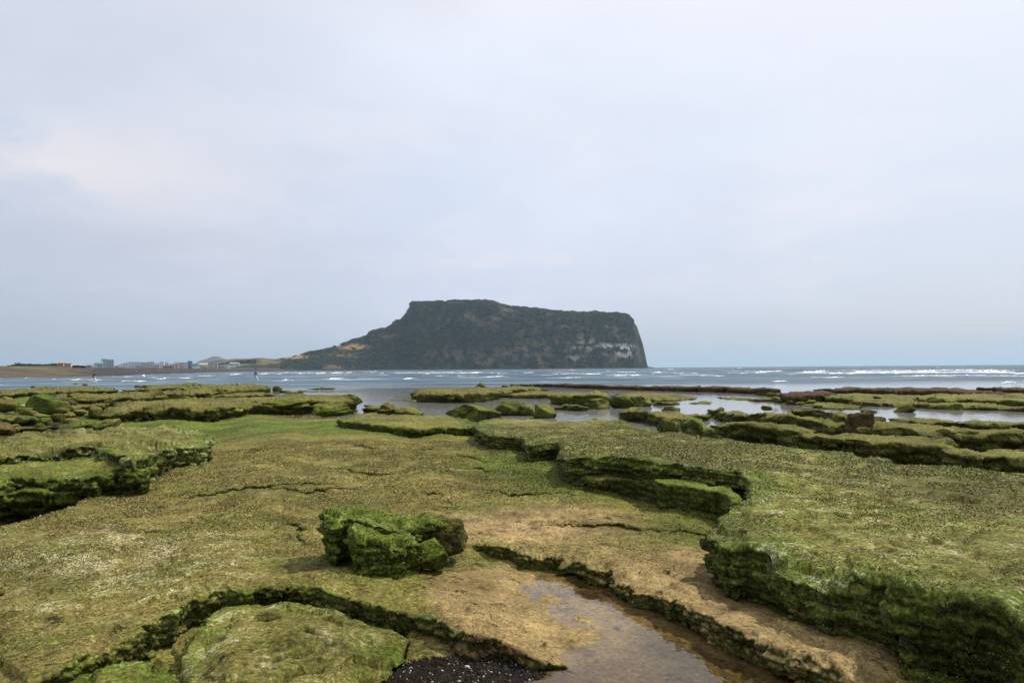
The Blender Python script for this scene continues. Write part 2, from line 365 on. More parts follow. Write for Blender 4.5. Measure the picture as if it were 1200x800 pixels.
# steps in the shelf: polyline, height (start, mid, end), decay length, side (+1: high on the left of the direction), undercut
STEPS = [
 ([(545,626),(560,634),(578,641),(600,646),(625,652),(655,651),(688,653),(702,662),(716,664),(726,678),(745,684),(762,690),(785,707),(806,710),(822,717),(838,733),(858,740),(880,746),(905,757),(940,768),(975,783),(1010,797),(1060,830)], (.07,.11,.06), 1.2, 1, .07),
 ([(-60,822),(0,797),(35,790),(62,778),(100,765),(140,748),(178,735),(205,718),(235,700),(262,693),(300,690),(345,688),(380,698),(410,706),(452,710),(470,717),(490,727),(510,733),(560,742),(620,747),(656,754)], (.13,.07,.11), .8, 1, .06),
 ([(600,618),(640,614),(676,612),(690,613),(730,613),(752,618),(790,621),(838,629),(880,640)], (.01,.035,.01), .8, 1, .03),
 ([(187,584),(227,578),(262,574),(320,568),(362,566),(412,562)], (.02,.05,.01), .7, 1, .03),
 ([(398,520),(420,522),(440,525),(466,527)], (.0,.05,.0), .5, 1, .03),
 ([(484,527),(500,525),(520,524)], (.0,.04,.0), .5, 1, .03),
 ([(528,531),(556,534),(570,539),(592,538)], (.0,.045,.0), .5, 1, .03),
 ([(520,547),(556,547),(570,550),(590,554)], (.0,.04,.0), .5, 1, .03),
 ([(360,547),(412,548),(440,552),(480,550),(514,549)], (.0,.05,.0), .5, 1, .04),
 ([(538,573),(570,572),(596,576),(655,577),(694,584)], (.0,.045,.0), .6, 1, .03),
 ([(484,577),(512,578),(532,583)], (.0,.03,.0), .4, 1, .02),
 ([(300,572),(340,571),(362,575),(390,571),(438,572)], (.0,.06,.0), .4, 1, .04),
 ([(322,602),(343,612),(352,626),(364,640)], (.0,.05,.02), .4, 1, .03),
 ([(-20,695),(0,688),(20,682)], (.0,.05,.0), .3, 1, .03),
 ([(150,624),(176,622),(200,626)], (.0,.035,.0), .3, 1, .03),
 ([(250,533),(300,527),(350,525)], (.0,.03,.0), .5, 1, .02),
 ([(350,675),(368,672),(384,676)], (.0,.03,.0), .3, 1, .02),
 ([(640,650),(700,600),(760,604)], (.0,.0,.0), .3, 1, .02),
]
def settle(p, dz):
    z = np.zeros(len(p))
    for _ in range(5):
        q = P2(p, z); z = .5 * z + .5 * (base_z(ab(np.c_[q, z])) + dz)
    return P2(p, z)
STW = [(settle(p, np.interp(np.linspace(0, 1, len(p)), [0, .5, 1], h)), h, Ld, sd_, un) for p, h, Ld, sd_, un in STEPS]
GROOVES = [  # polyline, depth, half width
 ([(102,609),(124,606),(140,607)], .10, .05),
 ([(640,668),(690,660),(720,690),(770,704)], .03, .1),
]
GRW = [(settle(p, 0.0), d, wd) for p, d, wd in GROOVES]
LOWP = settle([(-90,826),(0,792),(62,772),(140,741),(205,710),(240,692),(264,684),(300,681),(345,680),(400,690),(455,702),(490,726),(480,775),(455,800),(450,880),(-90,880)], 0.0)
PIT = P2([(-150,640),(0,613),(30,604),(64,595),(90,588),(106,577),(120,566),(150,561),(186,549),(240,536),(252,526),(150,520),(-150,520)], 0.0)

POOLP = P2([(604,660),(640,664),(684,668),(708,680),(742,700),(782,718),(812,732),(836,750),(870,766),(930,786),(990,805),(1100,900),(560,900),(600,800),(620,778),(662,766),(702,757),(712,735),(690,718),(660,697),(640,678)], -.21)
def hvar(h, a): return np.interp(a, [0, .5, 1], h)
def terr_z(P, A=None, carve=True):
    """height of the base terrain (n,2) and, for the steps, the sideways shift that undercuts their faces"""
    A = ab(np.c_[P, np.zeros(len(P))]) if A is None else A
    z = base_z(A); dist = np.hypot(P[:, 0], P[:, 1])
    w_ = np.c_[P, np.zeros(len(P))]
    big = fbm(w_, .55, 4, 3); med = fbm(w_, 2.2, 4, 5)
    z = z + .05 * big * smooth((dist - 2) / 6 + .3)
    # thin beds weathered back: terraces a couple of centimetres high
    q = (z + .06 * med + .03 * fbm(w_, .9, 3, 41) + .015 * P[:, 1] * .2) / .034
    tq = np.floor(q) + smooth((q - np.floor(q) - .40) / .20)
    z = z + (tq - q) * .034 * .85
    at_ = np.clip(1300 / (dist * dist * 1.3), .1, 8); z = z + .020 * med * .6 + .015 * np.clip(at_ / 18, 0, 1) * fbm(w_, 7, 3, 9) + (.0055 * np.abs(noise(w_, 24, 11)) + .002 * noise(w_, 50, 12)) * np.clip(9 / dist, 0, 1)
    jx = np.c_[fbm(w_, 2.6, 4, 21), fbm(w_, 2.6, 4, 22)] * .09
    for Q, d, wd in GRW:
        D, S, a = polydist(P + jx * .7, Q, 1.0); m = D < .6
        z[m] -= d * (1 - smooth((D[m] / wd - .25) / .95)) * (.5 + .5 * smooth(np.minimum(a[m], 1 - a[m]) * 10))
    Dl, _, _ = polydist(P + jx * .5, np.vstack([LOWP, LOWP[:1]]), 1.5); inl = inside(P + jx * .5, LOWP)
    z -= (.12 if carve else 0) * np.where(inl, smooth(Dl / .10), 0)
    Dp, _, _ = polydist(P + jx, np.vstack([PIT, PIT[:1]]), 2.0); ins = inside(P + jx, PIT)
    if carve:
        Db, _, _ = polydist(P + jx * .8, np.vstack([POOLP, POOLP[:1]]), 2.5); inb = inside(P + jx * .8, POOLP); Db = np.minimum(Db, 2.5)
        bed = -.218 + np.where(inb, -.04 * smooth(Db / .8), .10 * Db + .03 * Db * Db) + .008 * fbm(w_, 6, 3, 77)
        near = smooth((2.2 - Db) / .8) * (~inb) + inb
        z = np.where(Db < 2.4, z + (np.minimum(z, bed) - z) * near, z); z = np.where(inb, np.maximum(z, bed - .02), z)
    z -= .34 * np.where(ins, smooth(Dp / .12), 0) 
    return z
def terr_pts():
    o = []
    def blk(a0, a1, b0, b1, sa, sb, jit=.35):
        a = np.arange(a0, a1, sa); b = np.arange(b0, b1, sb); g = np.stack(np.meshgrid(a, b), -1).reshape(-1, 2)
        return g + (np.random.rand(*g.shape) - .5) * np.array([sa, sb]) * jit * 2
    np.random.seed(5)
    o.append(blk(-625, 625, 40, 400, 1.55, 1.3)); o.append(blk(-625, 625, 7, 40, 2.4, .9))
    o.append(blk(-1050, -625, 7, 400, 7, 3.5)); o.append(blk(625, 1050, 7, 400, 7, 3.5))
    o.append(blk(-1400, 1400, 400, 1000, 12, 12))
    g = np.vstack(o); g[:, 1] *= -1
    return g
def build_terrain():
    A = terr_pts()
    r = delaunay_2d_cdt([Vector((float(x), float(y))) for x, y in A], [], [], 0, 1e-4)
    A = np.array([(p[0], p[1]) for p in r[0]]); T = np.array(r[2], np.int64)
    P = unab(A); X = np.c_[P, terr_z(P, A)]
    return X, T
def blobs(P, lst, px=True):
    """soft colour regions given by where they lie on the ground: (u, v, ru, rv, amount)"""
    A = ab(np.c_[P[:, :2], np.zeros(len(P))]); r = np.zeros(len(P))
    for u, v, ru, rv, am in lst:
        c = ab(np.r_[at(u, v, 0.0)][None])[0]
        r += am * np.exp(-(((A[:, 0] - c[0]) / ru) ** 2 + ((A[:, 1] - c[1]) / rv) ** 2))
    return r
GREEN = [(640,535,110,22,.75),(700,560,90,25,.55),(800,600,60,20,.5),(330,720,80,30,.45),(240,760,60,40,.3),(150,520,120,14,.3),(300,495,200,8,.35),(480,500,90,8,.5),
 (60,690,60,30,.3),(200,600,100,30,.15),(360,500,120,12,.2),(100,640,80,10,.2),(500,720,60,14,.25),(150,790,60,15,.35),(800,625,60,10,.45),(60,470,160,30,.5),(200,452,200,10,.5),(230,470,200,16,.35),(300,600,80,20,.2),
 (430,655,60,10,.3),(940,765,60,8,.4),(600,745,40,6,.2)]
SANDB = [(560,668,60,16,1.0),(600,700,80,40,.95),(720,740,130,60,1.1),(860,690,60,40,.75),(1000,755,90,40,.9),(790,665,90,26,.8),(560,690,60,30,.5),(640,780,90,40,1.0),(900,790,100,40,1.1),(470,745,60,30,.35),(640,640,90,20,.25),(700,600,130,28,.6),(450,560,140,14,.35),(520,600,130,14,.45),(300,640,120,14,.4),(80,720,90,22,.35),(180,560,70,12,.3),
 (600,580,90,20,.2),(420,700,50,20,.3),(560,610,100,18,.25),(820,655,60,24,.75),(100,580,30,10,.2),(240,490,30,3,.5),(105,493,12,3,.6)]
DARKB = [(548,752,62,15,1.1),(500,772,55,14,1.0),(600,742,40,8,.6),(540,775,60,14,.9),(40,512,70,9,.85),(0,508,60,10,.7),(-60,510,80,12,.7),(60,488,40,8,.7),(20,500,50,4,.5),(90,482,30,6,.4),(225,461,50,3,.4),(60,590,70,10,.5),(150,700,80,30,.15),(880,655,18,16,.6),(855,640,14,10,.5),
 (700,575,70,6,.5),(840,603,30,5,.5),(400,640,50,8,.3),(690,664,50,5,.4)]
SPECK = [(u_, v_, a_, b_, .36 * m_) for u_, v_, a_, b_, m_ in [(100,640,180,28,.75),(180,660,160,30,.6),(60,700,120,40,.5),(250,640,120,40,.3),(120,620,120,14,.4),(60,740,90,40,.55),(300,600,160,40,.35),(360,545,150,20,.35),(240,690,80,12,.5),(450,600,160,40,.2),(300,720,60,30,.3),(30,670,80,30,.4)]]
X, T = build_terrain()
mk = np.c_[blobs(X, GREEN), blobs(X, SANDB), blobs(X, SPECK) + .06, blobs(X, DARKB)]
inp = inside(X[:, :2], POOLP); pdm = polydist(X[:, :2], np.vstack([POOLP, POOLP[:1]]), .6)[0]
mk[:, 3] += np.where(inp, .22 + .38 * smooth(pdm / .25), .25 * np.exp(-pdm / .07)); mk[:, 1] -= np.where(inp, .40 * smooth(pdm / .4), 0)
farsea = smooth((np.hypot(X[:, 0], X[:, 1]) - 18) / 10) * (X[:, 2] < ZS + .02)
mk[:, 3] += farsea; mk[:, 0] += .25 * smooth((np.hypot(X[:, 0], X[:, 1]) - 14) / 10)
ground = props(mesh('ground', X, T, ROCK, cols=np.clip(mk, 0, 1)), 'olive brown tidal rock shelf with cracks sand and algae', 'ground', kind='structure')
TX = X

# ------------------------------------------------------------------ raised slabs and ledges
def joint(P2_, size, seed, zc=None):
    """value -1..1 that is constant inside each joint-bounded block of the rock"""
    w_ = np.c_[P2_, np.zeros(len(P2_))]
    x = P2_[:, 0] + size * .55 * fbm(w_, .9 / size, 2, 301 + seed); y = P2_[:, 1] + size * .55 * fbm(w_, .9 / size, 2, 302 + seed)
    i = np.floor((x * .91 + y * .41) / size).astype(np.int64); j = np.floor((-x * .41 + y * .91) / (size * 1.5)).astype(np.int64)
    k = np.zeros(len(x), np.int64) if zc is None else np.floor(zc).astype(np.int64)
    return (hsh(i, j, k, 401 + seed) & 0xFFFF) / 32767.5 - 1
def slab(name, poly, zbot, label, cat='rock ledge', step=1.7, rnd=.06, under=.08, namp=.03, bump=.05, group=None, green=.3, speck=.3, dark=0.0, sand=0.0, edge_green=.6, edge_speck=.5,
         interior=(), pits=(), zfun=None, mfun=None, raw=False, seed=0, jag=.06, terr=.0, parent=None, freq=3.0, wall_speck=.1):
    poly = np.asarray(poly, float)
    ctr = poly[:, :2].mean(0); dist0 = max(np.hypot(*ctr), 3)
    Q = resample(poly, step, True)
    w_ = np.c_[Q[:, :2], np.full(len(Q), seed * 3.1)]
    jr = jag * (dist0 / 8) ** .5
    Q[:, 0] += jr * fbm(w_, freq * .6, 5, 71 + seed, .6); Q[:, 1] += jr * 1.3 * fbm(w_, freq * .6, 5, 72 + seed, .6)
    tq_ = np.roll(Q[:, :2], -2, 0) - np.roll(Q[:, :2], 2, 0); nq = np.c_[tq_[:, 1], -tq_[:, 0]]; nq /= np.linalg.norm(nq, axis=1)[:, None] + 1e-9
    JS = .34 * max(1, (dist0 / 8)) ** .7; JA = min(.10, .55 * jag) * max(1, dist0 / 10) ** .6
    if ((Q[:, 0] * np.roll(Q[:, 1], -1) - np.roll(Q[:, 0], -1) * Q[:, 1]).sum()) < 0: nq = -nq
    Q[:, :2] += nq * (JA * (joint(Q[:, :2], JS, seed) + .6 * joint(Q[:, :2], JS * .45, seed + 5)))[:, None]
    BA = ab(Q)
    lo, hi = BA.min(0), BA.max(0)
    np.random.seed(seed + 1)
    lo2 = np.maximum(lo, [-660, -480]); hi2 = np.minimum(hi, [660, 0])
    sb = step * .85
    g = []
    if (hi2 > lo2).all():
        ga = np.arange(lo2[0], hi2[0], step); gb = np.arange(lo2[1], hi2[1], sb)
        gg = np.stack(np.meshgrid(ga, gb), -1).reshape(-1, 2); g.append(gg + (np.random.rand(*gg.shape) - .5) * step * .7)
    ga = np.arange(lo[0], hi[0], 10); gb = np.arange(lo[1], hi[1], 8)
    gg = np.stack(np.meshgrid(ga, gb), -1).reshape(-1, 2); gg = gg[(np.abs(gg[:, 0]) > 660) | (gg[:, 1] < -480)]; g.append(gg)
    g = np.vstack(g) if g else np.zeros((0, 2))
    g = g[inside(g, BA)]
    if len(g):
        D, _, _ = polydist(g, np.vstack([BA, BA[:1]])); g = g[D > step * .6]
    nb = len(BA)
    pts = [Vector((float(x), float(y))) for x, y in np.vstack([BA, g])]
    r = delaunay_2d_cdt(pts, [], [list(range(nb))], 1, 1e-4)
    A = np.array([(p[0], p[1]) for p in r[0]]); T = np.array(r[2], np.int64)
    P = unab(A)
    e = np.sort(np.vstack([T[:, [0, 1]], T[:, [1, 2]], T[:, [2, 0]]]), 1)
    eu, cnt = np.unique(e, axis=0, return_counts=True)
    be = eu[cnt == 1]
    # directed boundary edges
    de = np.vstack([T[:, [0, 1]], T[:, [1, 2]], T[:, [2, 0]]])
    key = set(map(tuple, be)); nx = {}
    for a_, b_ in de:
        if (min(a_, b_), max(a_, b_)) in key: nx.setdefault(int(a_), []).append(int(b_))
    loops = []
    while nx:
        st = next(iter(nx)); lp = [st]
        while True:
            q_ = nx.get(lp[-1])
            if not q_: break
            n_ = q_.pop()
            if not q_: del nx[lp[-1]]
            if n_ == st: break
            lp.append(n_)
        if len(lp) > 5: loops.append(np.array(lp))
    loop = np.concatenate(loops); o_ = 0; NX, P3, M3 = [], [], []
    for lp in loops:
        i_ = np.arange(len(lp)); NX.append(o_ + (i_ + 1) % len(lp)); P3.append(o_ + (i_ + 3) % len(lp)); M3.append(o_ + (i_ - 3) % len(lp)); o_ += len(lp)
    NX, P3, M3 = map(np.concatenate, (NX, P3, M3))
    # top height from the outline
    cz = np.vstack([poly, np.asarray(interior, float).reshape(-1, 3)]) if len(interior) else poly
    ca = ab(cz); num = np.zeros(len(P)); dn = np.zeros(len(P))
    for c, z_ in zip(ca, cz[:, 2]):
        wg = 1 / (((A - c) ** 2).sum(1) + 36) ** 1.5; num += wg * z_; dn += wg
    z = num / dn
    Bd = P[loop]
    De = np.full(len(P), 1e9)
    for lp in loops: De = np.minimum(De, polydist(P, P[np.r_[lp, lp[:1]]])[0])
    w3 = np.c_[P, np.full(len(P), seed * 1.7)]
    med = fbm(w3, freq * .8, 3 if dist0 < 14 else 2, 81 + seed)
    fin = smooth(De / (rnd * 1.0 + 1e-6))
    z = z + bump * med
    if terr:
        q = (z + .05 * fbm(w3, 1.2, 3, 7)) / terr; tq = np.floor(q) + smooth((q - np.floor(q) - .3) / .4); z = z + (tq - q) * terr * .8
    dv = np.hypot(P[:, 0], P[:, 1]); spc_ = step * .85 * dv * dv / (F * 1.3)
    def at_(fr): return np.clip(1 / (fr * 2.2 * spc_ + 1e-9), 0, 1)
    z = z + namp * (.6 * at_(freq * 2.4) * fbm(w3, freq * 1.6, 2, 86) + .45 * at_(freq * 5) * fbm(w3, freq * 3, 3, 82) + at_(freq * 9) * .20 * np.abs(noise(w3, freq * 9, 83)) + at_(freq * 18) * .07 * noise(w3, freq * 18, 84))
    if dist0 > 14:
        lx = w3 * np.array([1, .35, 1]); z = z + namp * (2.2 * np.abs(noise(lx, .55, 87)) + 1.1 * np.abs(noise(lx, 1.3, 88)) * at_(.6) - .7)
    jv = joint(P, JS * .8, seed + 9); z = z - np.where((jv > .15) & (De < JS * (.35 + .3 * jv)), .16 * min(rnd * 4, .5) * (jv + .3), 0) * (De > 1e-6)
    z = z + .10 * rnd * joint(P, JS * 1.6, seed + 11)
    for Qp, d_, wd in pits:
        Dp, _, ap = polydist(P, Qp, .8); z -= d_ * np.exp(-(Dp / wd) ** 2) * smooth(np.minimum(ap, 1 - ap) * 6 + .3)
    t_ = np.clip(De / rnd, 0, 1); t_ = np.where((De > 1e-6) & (spc_ > rnd * .5), 1.0, t_); t_ = np.where((De <= 1e-6) & (spc_ > rnd * .5), .25, t_)
    z = z - rnd * .9 * (1 - np.sqrt(np.clip(1 - (1 - t_) ** 2, 0, 1))) * (1 + .5 * fbm(w3, freq, 2, 85))
    if zfun is not None:
        z = zfun(P) - rnd * .9 * (1 - np.sqrt(np.clip(1 - (1 - t_) ** 2, 0, 1)))
    V = np.c_[P, z]
    # wall
    dpx = np.maximum(np.hypot(Bd[:, 0], Bd[:, 1]).min(), 1.5)
    zb = zbot if np.isscalar(zbot) else None
    if zb is None: zbot = z[loop] + zbot[0]
    thick = float((z[loop] - zbot).max()); K = int(np.clip(thick * F / dpx / 2.0, 5, 60))
    tg = Bd[P3] - Bd[M3]
    ker = np.ones(5) / 5
    nn = np.c_[tg[:, 1], -tg[:, 0]]; nn /= np.linalg.norm(nn, axis=1)[:, None] + 1e-9
    # outward check by area sign
    ar = (Bd[:, 0] * Bd[NX][:, 1] - Bd[NX][:, 0] * Bd[:, 1]).sum()
    if ar < 0: nn = -nn
    rows = [V]; m2 = []
    prof_n = fbm(np.c_[Bd, np.zeros(len(Bd))], freq * .5, 3, 91 + seed)
    for k in range(1, K + 1):
        t = k / K
        zz = z[loop] + (zbot - z[loop]) * t
        pr = .35 * math.sin(min(t * 3.2, 1.0) * math.pi) * .5 * rnd - under * smooth(np.array((t - .12) / .55)) * (.7 + .9 * prof_n) 
        q3 = np.c_[Bd, zz]
        layer = np.abs(((q3[:, 2] + .05 * fbm(q3, 1.5, 2, 92)) / .085) % 1 - .5) * 2          # bedding notches
        off = pr + namp * 1.6 * fbm(q3 * np.array([1, 1, 2.4]), freq * 2.0, 4, 93 + seed, .6) - .03 * (1 - smooth(layer * 3)) * min(thick, .5) * 2 * min(t * 4, 1)
        bk = joint(q3[:, :2], JS * .7, seed + 20, (q3[:, 2] + .03 * fbm(q3, 2.0, 2, 95)) / (.075 * max(1, dist0 / 12) ** .6))
        off = off + bk * min(.35 * under + .012, .09) * min(t * 6, 1)
        rows.append(np.c_[Bd + nn * off[:, None], zz])
    V = np.vstack(rows); n0 = len(P); nl = len(loop)
    idx = [loop] + [n0 + k * nl + np.arange(nl) for k in range(K)]
    fs = []
    for k in range(K):
        a, b = idx[k], idx[k + 1]; a2, b2 = a[NX], b[NX]
        fs += [np.c_[a, b, b2], np.c_[a, b2, a2]]
    W = np.vstack(fs)
    if ar < 0: W = W[:, ::-1]
    # make the top face up
    a_, b_, c_ = V[T[0, 0]], V[T[0, 1]], V[T[0, 2]]
    if np.cross(b_ - a_, c_ - a_)[2] < 0: T = T[:, ::-1]; 
    Fc = np.vstack([T, W])
    mk = np.zeros((len(V), 4))
    eg = np.exp(-De / .22)
    mk[:n0, 0] = green + edge_green * eg + .0; mk[:n0, 1] = sand; mk[:n0, 2] = speck + .5 * edge_speck * np.exp(-(De / .13)) * smooth(fbm(w3, 2.2, 3, 97) * 2.2 + .25); mk[:n0, 3] = dark
    mk[n0:, 0] = green * .6 + .35; mk[n0:, 2] = wall_speck; mk[n0:, 3] = dark + .1
    if mfun is not None:
        mk = mfun(V); mk[:n0, 2] += edge_speck * np.exp(-(De / .05)); mk[:n0, 0] += edge_green * np.exp(-(De / .12)); mk[n0:, 0] = .4; mk[n0:, 2] = .05
    if raw: return V, Fc, np.clip(mk, 0, 1)
    o = mesh(name, V, Fc, ROCK, cols=np.clip(mk, 0, 1), parent=parent)
    # lift normals to agree outward on the wall
    return props(o, label, cat, group)
def UV(pts):                                  # (u, v, z) -> world outline
    p = np.array(pts, float); return at(p[:, 0], p[:, 1], p[:, 2])
def strip(front, width, taper=(.3, .3)):
    """outline of a long bed whose near top edge is FRONT (u,v,z) and which reaches WIDTH metres back"""
    f = UV(front); n = len(f)
    c = f[:, :2]; s = np.linspace(0, 1, n)
    k = np.minimum(1, np.minimum(taper[0] + s * 6, taper[1] + (1 - s) * 6))
    d = c / np.linalg.norm(c, axis=1)[:, None]
    back = f.copy(); back[:, :2] = c + d * (width * k)[:, None]
    return np.vstack([f, back[::-1]])

# weathered bed edges of the shelf floor
def gmask(X): return np.c_[blobs(X, GREEN), blobs(X, SANDB), blobs(X, SPECK) + .06, blobs(X, DARKB)]
def shelf_beds():
    Vs, Fs, Ms, n0 = [], [], [], 0
    for i, (Q, h, Ld, sd_, un) in enumerate(STW):
        if max(h) < .01: continue
        q = Q[::1] if sd_ > 0 else Q[::-1]; hh3 = h if sd_ > 0 else h[::-1]
        qd = resample(np.c_[q, np.zeros(len(q))], 14)[:, :2]
        W_ = .45 + 3.2 * max(h) + (.5 if max(h) > .08 else 0)
        tg = np.gradient(qd, axis=0); tg /= np.linalg.norm(tg, axis=1)[:, None] + 1e-9
        nn = np.c_[-tg[:, 1], tg[:, 0]]
        k_ = 5; nn = np.array([nn[max(0, j - k_):j + k_ + 1].mean(0) for j in range(len(nn))]); nn /= np.linalg.norm(nn, axis=1)[:, None] + 1e-9
        sarc = np.linspace(0, 1, len(qd)); wid = W_ * np.clip(np.minimum(sarc, 1 - sarc) * 4 + .06, 0, 1)
        back = qd + nn * wid[:, None]
        poly = np.vstack([np.c_[qd, np.zeros(len(qd))], np.c_[back, np.zeros(len(qd))][::-1]])
        def zfun(P, Q=q, hh3=hh3, W_=W_, i=i):
            D, S, a = polydist(P, Q, 3.0); D = np.minimum(D, 3)
            w_ = np.c_[P, np.zeros(len(P))]
            e = smooth(np.minimum(a, 1 - a) * 7)
            H_ = hvar(hh3, a) * (.25 + .75 * e) * (1 + .8 * fbm(w_, 1.6, 3, 131 + i)) - .03 * (1 - e)
            f = 1 - smooth((D / W_) * 1.15 - .05)
            return terr_z(P, None, False) + (H_ + .05) * f - .05
        try: V, Fc, m = slab('bed', poly, [-(max(h) * 1.25 + .10)], '', step=1.45, rnd=.012 + .12 * max(h), under=.5 * un, namp=.03, jag=.085, freq=6.0, seed=140 + i, zfun=zfun, mfun=gmask, raw=True, edge_green=.35, edge_speck=.12)
        except Exception as ex_: print('bed', i, ex_); continue
        Vs.append(V); Fs.append(Fc + n0); Ms.append(m); n0 += len(V)
    return props(mesh('rock_shelf', np.vstack(Vs), np.vstack(Fs), ROCK, cols=np.vstack(Ms)), 'thin weathered rock beds with broken edges on the shelf floor', 'ground', kind='structure')
shelf = shelf_beds()

# right-hand big ledge
L1 = [(556,499,.2),(562,505,.2),(576,510,.2),(600,511,.2),(612,513,.2),(618,521,.22),(640,517,.24),(654,517,.24),(658,526,.25),(656,533,.27),(668,537,.3),(690,535,.33),(720,534,.36),(749,537,.38),(771,542,.38),
 (787,543,.38),(812,545,.38),(835,547,.38),(867,551,.38),(880,558,.37),(883,566,.36),(880,580,.33),(867,590,.31),(852,595,.3),(841,606,.3),(838,622,.3),(846,634,.31),(880,637,.33),(907,655,.33),(935,668,.32),(962,677,.32),(985,674,.36),(1005,668,.41),(1035,673,.42),
 (1052,686,.43),(1085,689,.43),(1125,697,.43),(1160,703,.43),(1187,718,.43),(1200,728,.43),(1260,760,.43),(1400,800,.4),
 (1500,640,.3),(1400,580,.28),(1200,553,.27),(1100,545,.27),(1050,541,.27),(1000,531,.27),(940,525,.27),(880,519,.26),(830,512,.25),(760,505,.24),(700,497,.22),(640,492,.2),(600,489,.18),(565,491,.18)]
PITS = [((926,569),(936,570),(948,569)),((948,581),(962,583),(975,584)),((1000,579),(1010,580),(1018,582)),((1108,582),(1122,583),(1148,587)),((1132,574),(1142,575)),((1010,606),(1018,603)),((988,611),(994,611)),((1002,619),(1006,620)),
 ((905,568),(918,572),(934,572)),((940,604),(970,600),(995,606),(1024,604)),((1040,640),(1060,645)),((1090,634),(1100,640)),((715,504),(724,510),(733,514))]
slab('rock_ledge', UV(L1), -.4, 'broad flat green rock ledge with a tall dark front face at the right', step=1.55, rnd=.07, under=.13, namp=.035, bump=.045, green=.38, speck=.38, edge_green=.4, edge_speck=.12,
     interior=UV([(900,600,.34),(1000,560,.32),(1100,600,.34),(1150,650,.38),(950,640,.34),(1000,620,.35),(760,520,.3),(850,530,.32),(700,515,.27)]), pits=[(P2(p, .33), .10, .035) for p in PITS], seed=1, terr=.05)
slab('rock_ledge', UV([(770,561,.2),(784,558,.2),(812,560,.2),(845,565,.2),(862,574,.2),(868,584,.18),(862,588,.16),(842,574,.16),(810,569,.16),(776,564,.16)][:7] + [(862,589,.17),(845,578,.17),(812,571,.18),(776,565,.19)]), -.3,
     'low dark green step below the corner of the big right ledge', step=1.5, rnd=.03, under=.06, namp=.03, seed=2, green=.45, speck=.15)
slab('rock_ledge', UV([(660,546,.08),(700,549,.10),(760,558,.12),(776,565,.12),(740,563,.06),(700,561,.05),(664,553,.05)]), -.3, 'brown cracked rock bed under the front edge of the big ledge', step=1.5, rnd=.03, under=.05, namp=.04, seed=3, green=.1, dark=.35, speck=.05, edge_green=.3, edge_speck=0)
slab('rock_ledge', UV([(940,705,.10),(985,712,.12),(1030,722,.12),(1050,712,.2),(960,690,.2)]), -.2, 'thin brown rock shelf stuck out under the near right ledge', step=1.6, rnd=.03, under=.05, namp=.03, seed=4, green=.1, dark=.5, speck=.05, edge_green=.2, edge_speck=0)
# two worn domed slabs at the bottom left
slab('rock_slab', UV([(224,840,-.05),(214,790,-.03),(213,770,-.02),(222,747,-.01),(240,722,.0),(262,709,.0),(300,704,.0),(345,703,.0),(385,713,-.01),(420,723,-.03),(455,735,-.05),(484,748,-.08),(478,764,-.10),(456,780,-.10),(436,800,-.09),(420,840,-.08)]), -.3,
     'low domed slab ringed by a dark crack at the bottom left', cat='rock slab', step=1.4, rnd=.045, under=.05, namp=.03, bump=.035, jag=.04, freq=4.0, green=.25, speck=.35, sand=.2, edge_green=.3, edge_speck=.1, seed=160,
     interior=UV([(330,740,.04),(280,760,.04),(400,760,.0),(320,790,.02)]), pits=[(P2(p, 0.0), .07, .03) for p in (((392,750),(366,762),(340,768),(318,778)), ((420,774),(446,766),(470,758)), ((330,800),(352,786),(380,777)), ((352,738),(366,742)), ((300,722),(330,726)))])
slab('rock_slab', UV([(30,845,-.04),(52,812,-.03),(90,790,-.02),(128,777,-.02),(165,774,-.02),(196,780,-.03),(218,790,-.04),(230,806,-.05),(234,845,-.06)]), -.3,
     'small mossy domed slab cut by the bottom edge of the picture at the left', cat='rock slab', step=1.4, rnd=.045, under=.05, namp=.03, bump=.03, jag=.04, freq=4.0, green=.4, speck=.2, edge_green=.3, edge_speck=.1, seed=161)
# left ledges
slab('rock_ledge', UV([(-140,534,.42),(-60,534,.42),(0,532,.42),(30,529,.42),(45,530,.41),(60,527,.41),(84,524,.42),(110,523,.42),(140,530,.44),(160,536,.44),(176,532,.44),(184,523,.43),(192,524,.38),(206,521,.34),(228,521,.3),(243,518,.27),(248,512,.25),(238,505,.2),(215,501,.16),(170,500,.14),(110,503,.12),(60,506,.12),(0,514,.14),(-140,518,.16)]), -.4,
     'layered pale crusted ledge with overhang at the left, the topmost bed', rnd=.07, under=.22, namp=.09, bump=.11, green=.40, speck=.38, edge_green=.3, edge_speck=.55, seed=5, wall_speck=.55, terr=.09, jag=.075)
slab('rock_ledge', UV([(-140,574,.24),(-40,572,.24),(0,568,.24),(14,561,.24),(40,558,.24),(60,560,.24),(88,559,.24),(112,558,.24),(132,552,.24),(150,551,.26),(168,548,.28),(182,538,.3),(170,524,.3),(100,522,.25),(0,524,.25),(-140,528,.25)]), -.45,
     'mossy green middle bed under the pale crusted ledge at the left', rnd=.07, under=.2, namp=.09, bump=.10, green=.5, speck=.2, edge_green=.4, edge_speck=.5, seed=6, jag=.06)
slab('rock_ledge', UV([(-140,588,.08),(-40,581,.08),(0,578,.08),(40,576,.08),(80,574,.08),(106,572,.08),(124,564,.08),(110,556,.06),(0,560,.04),(-140,566,.04)]), -.5,
     'thin lowest bed above the black hollow at the left', rnd=.04, under=.3, namp=.05, green=.5, speck=.0, edge_green=.3, edge_speck=.1, seed=7, jag=.1)
# thin slab behind the shelf centre
slab('rock_ledge', UV([(394,491,.12),(410,494,.12),(436,498,.09),(470,501,.07),(520,501,.06),(552,500,.04),(560,496,.02),(540,489,-.02),(500,486,-.02),(450,486,.08),(410,487,.14)]), -.4, 'thin tilted rock slab lying in front of the middle water', step=1.4, rnd=.04, under=.1, namp=.03, seed=8, green=.34, speck=.15, dark=.25, edge_speck=.3, bump=.07)
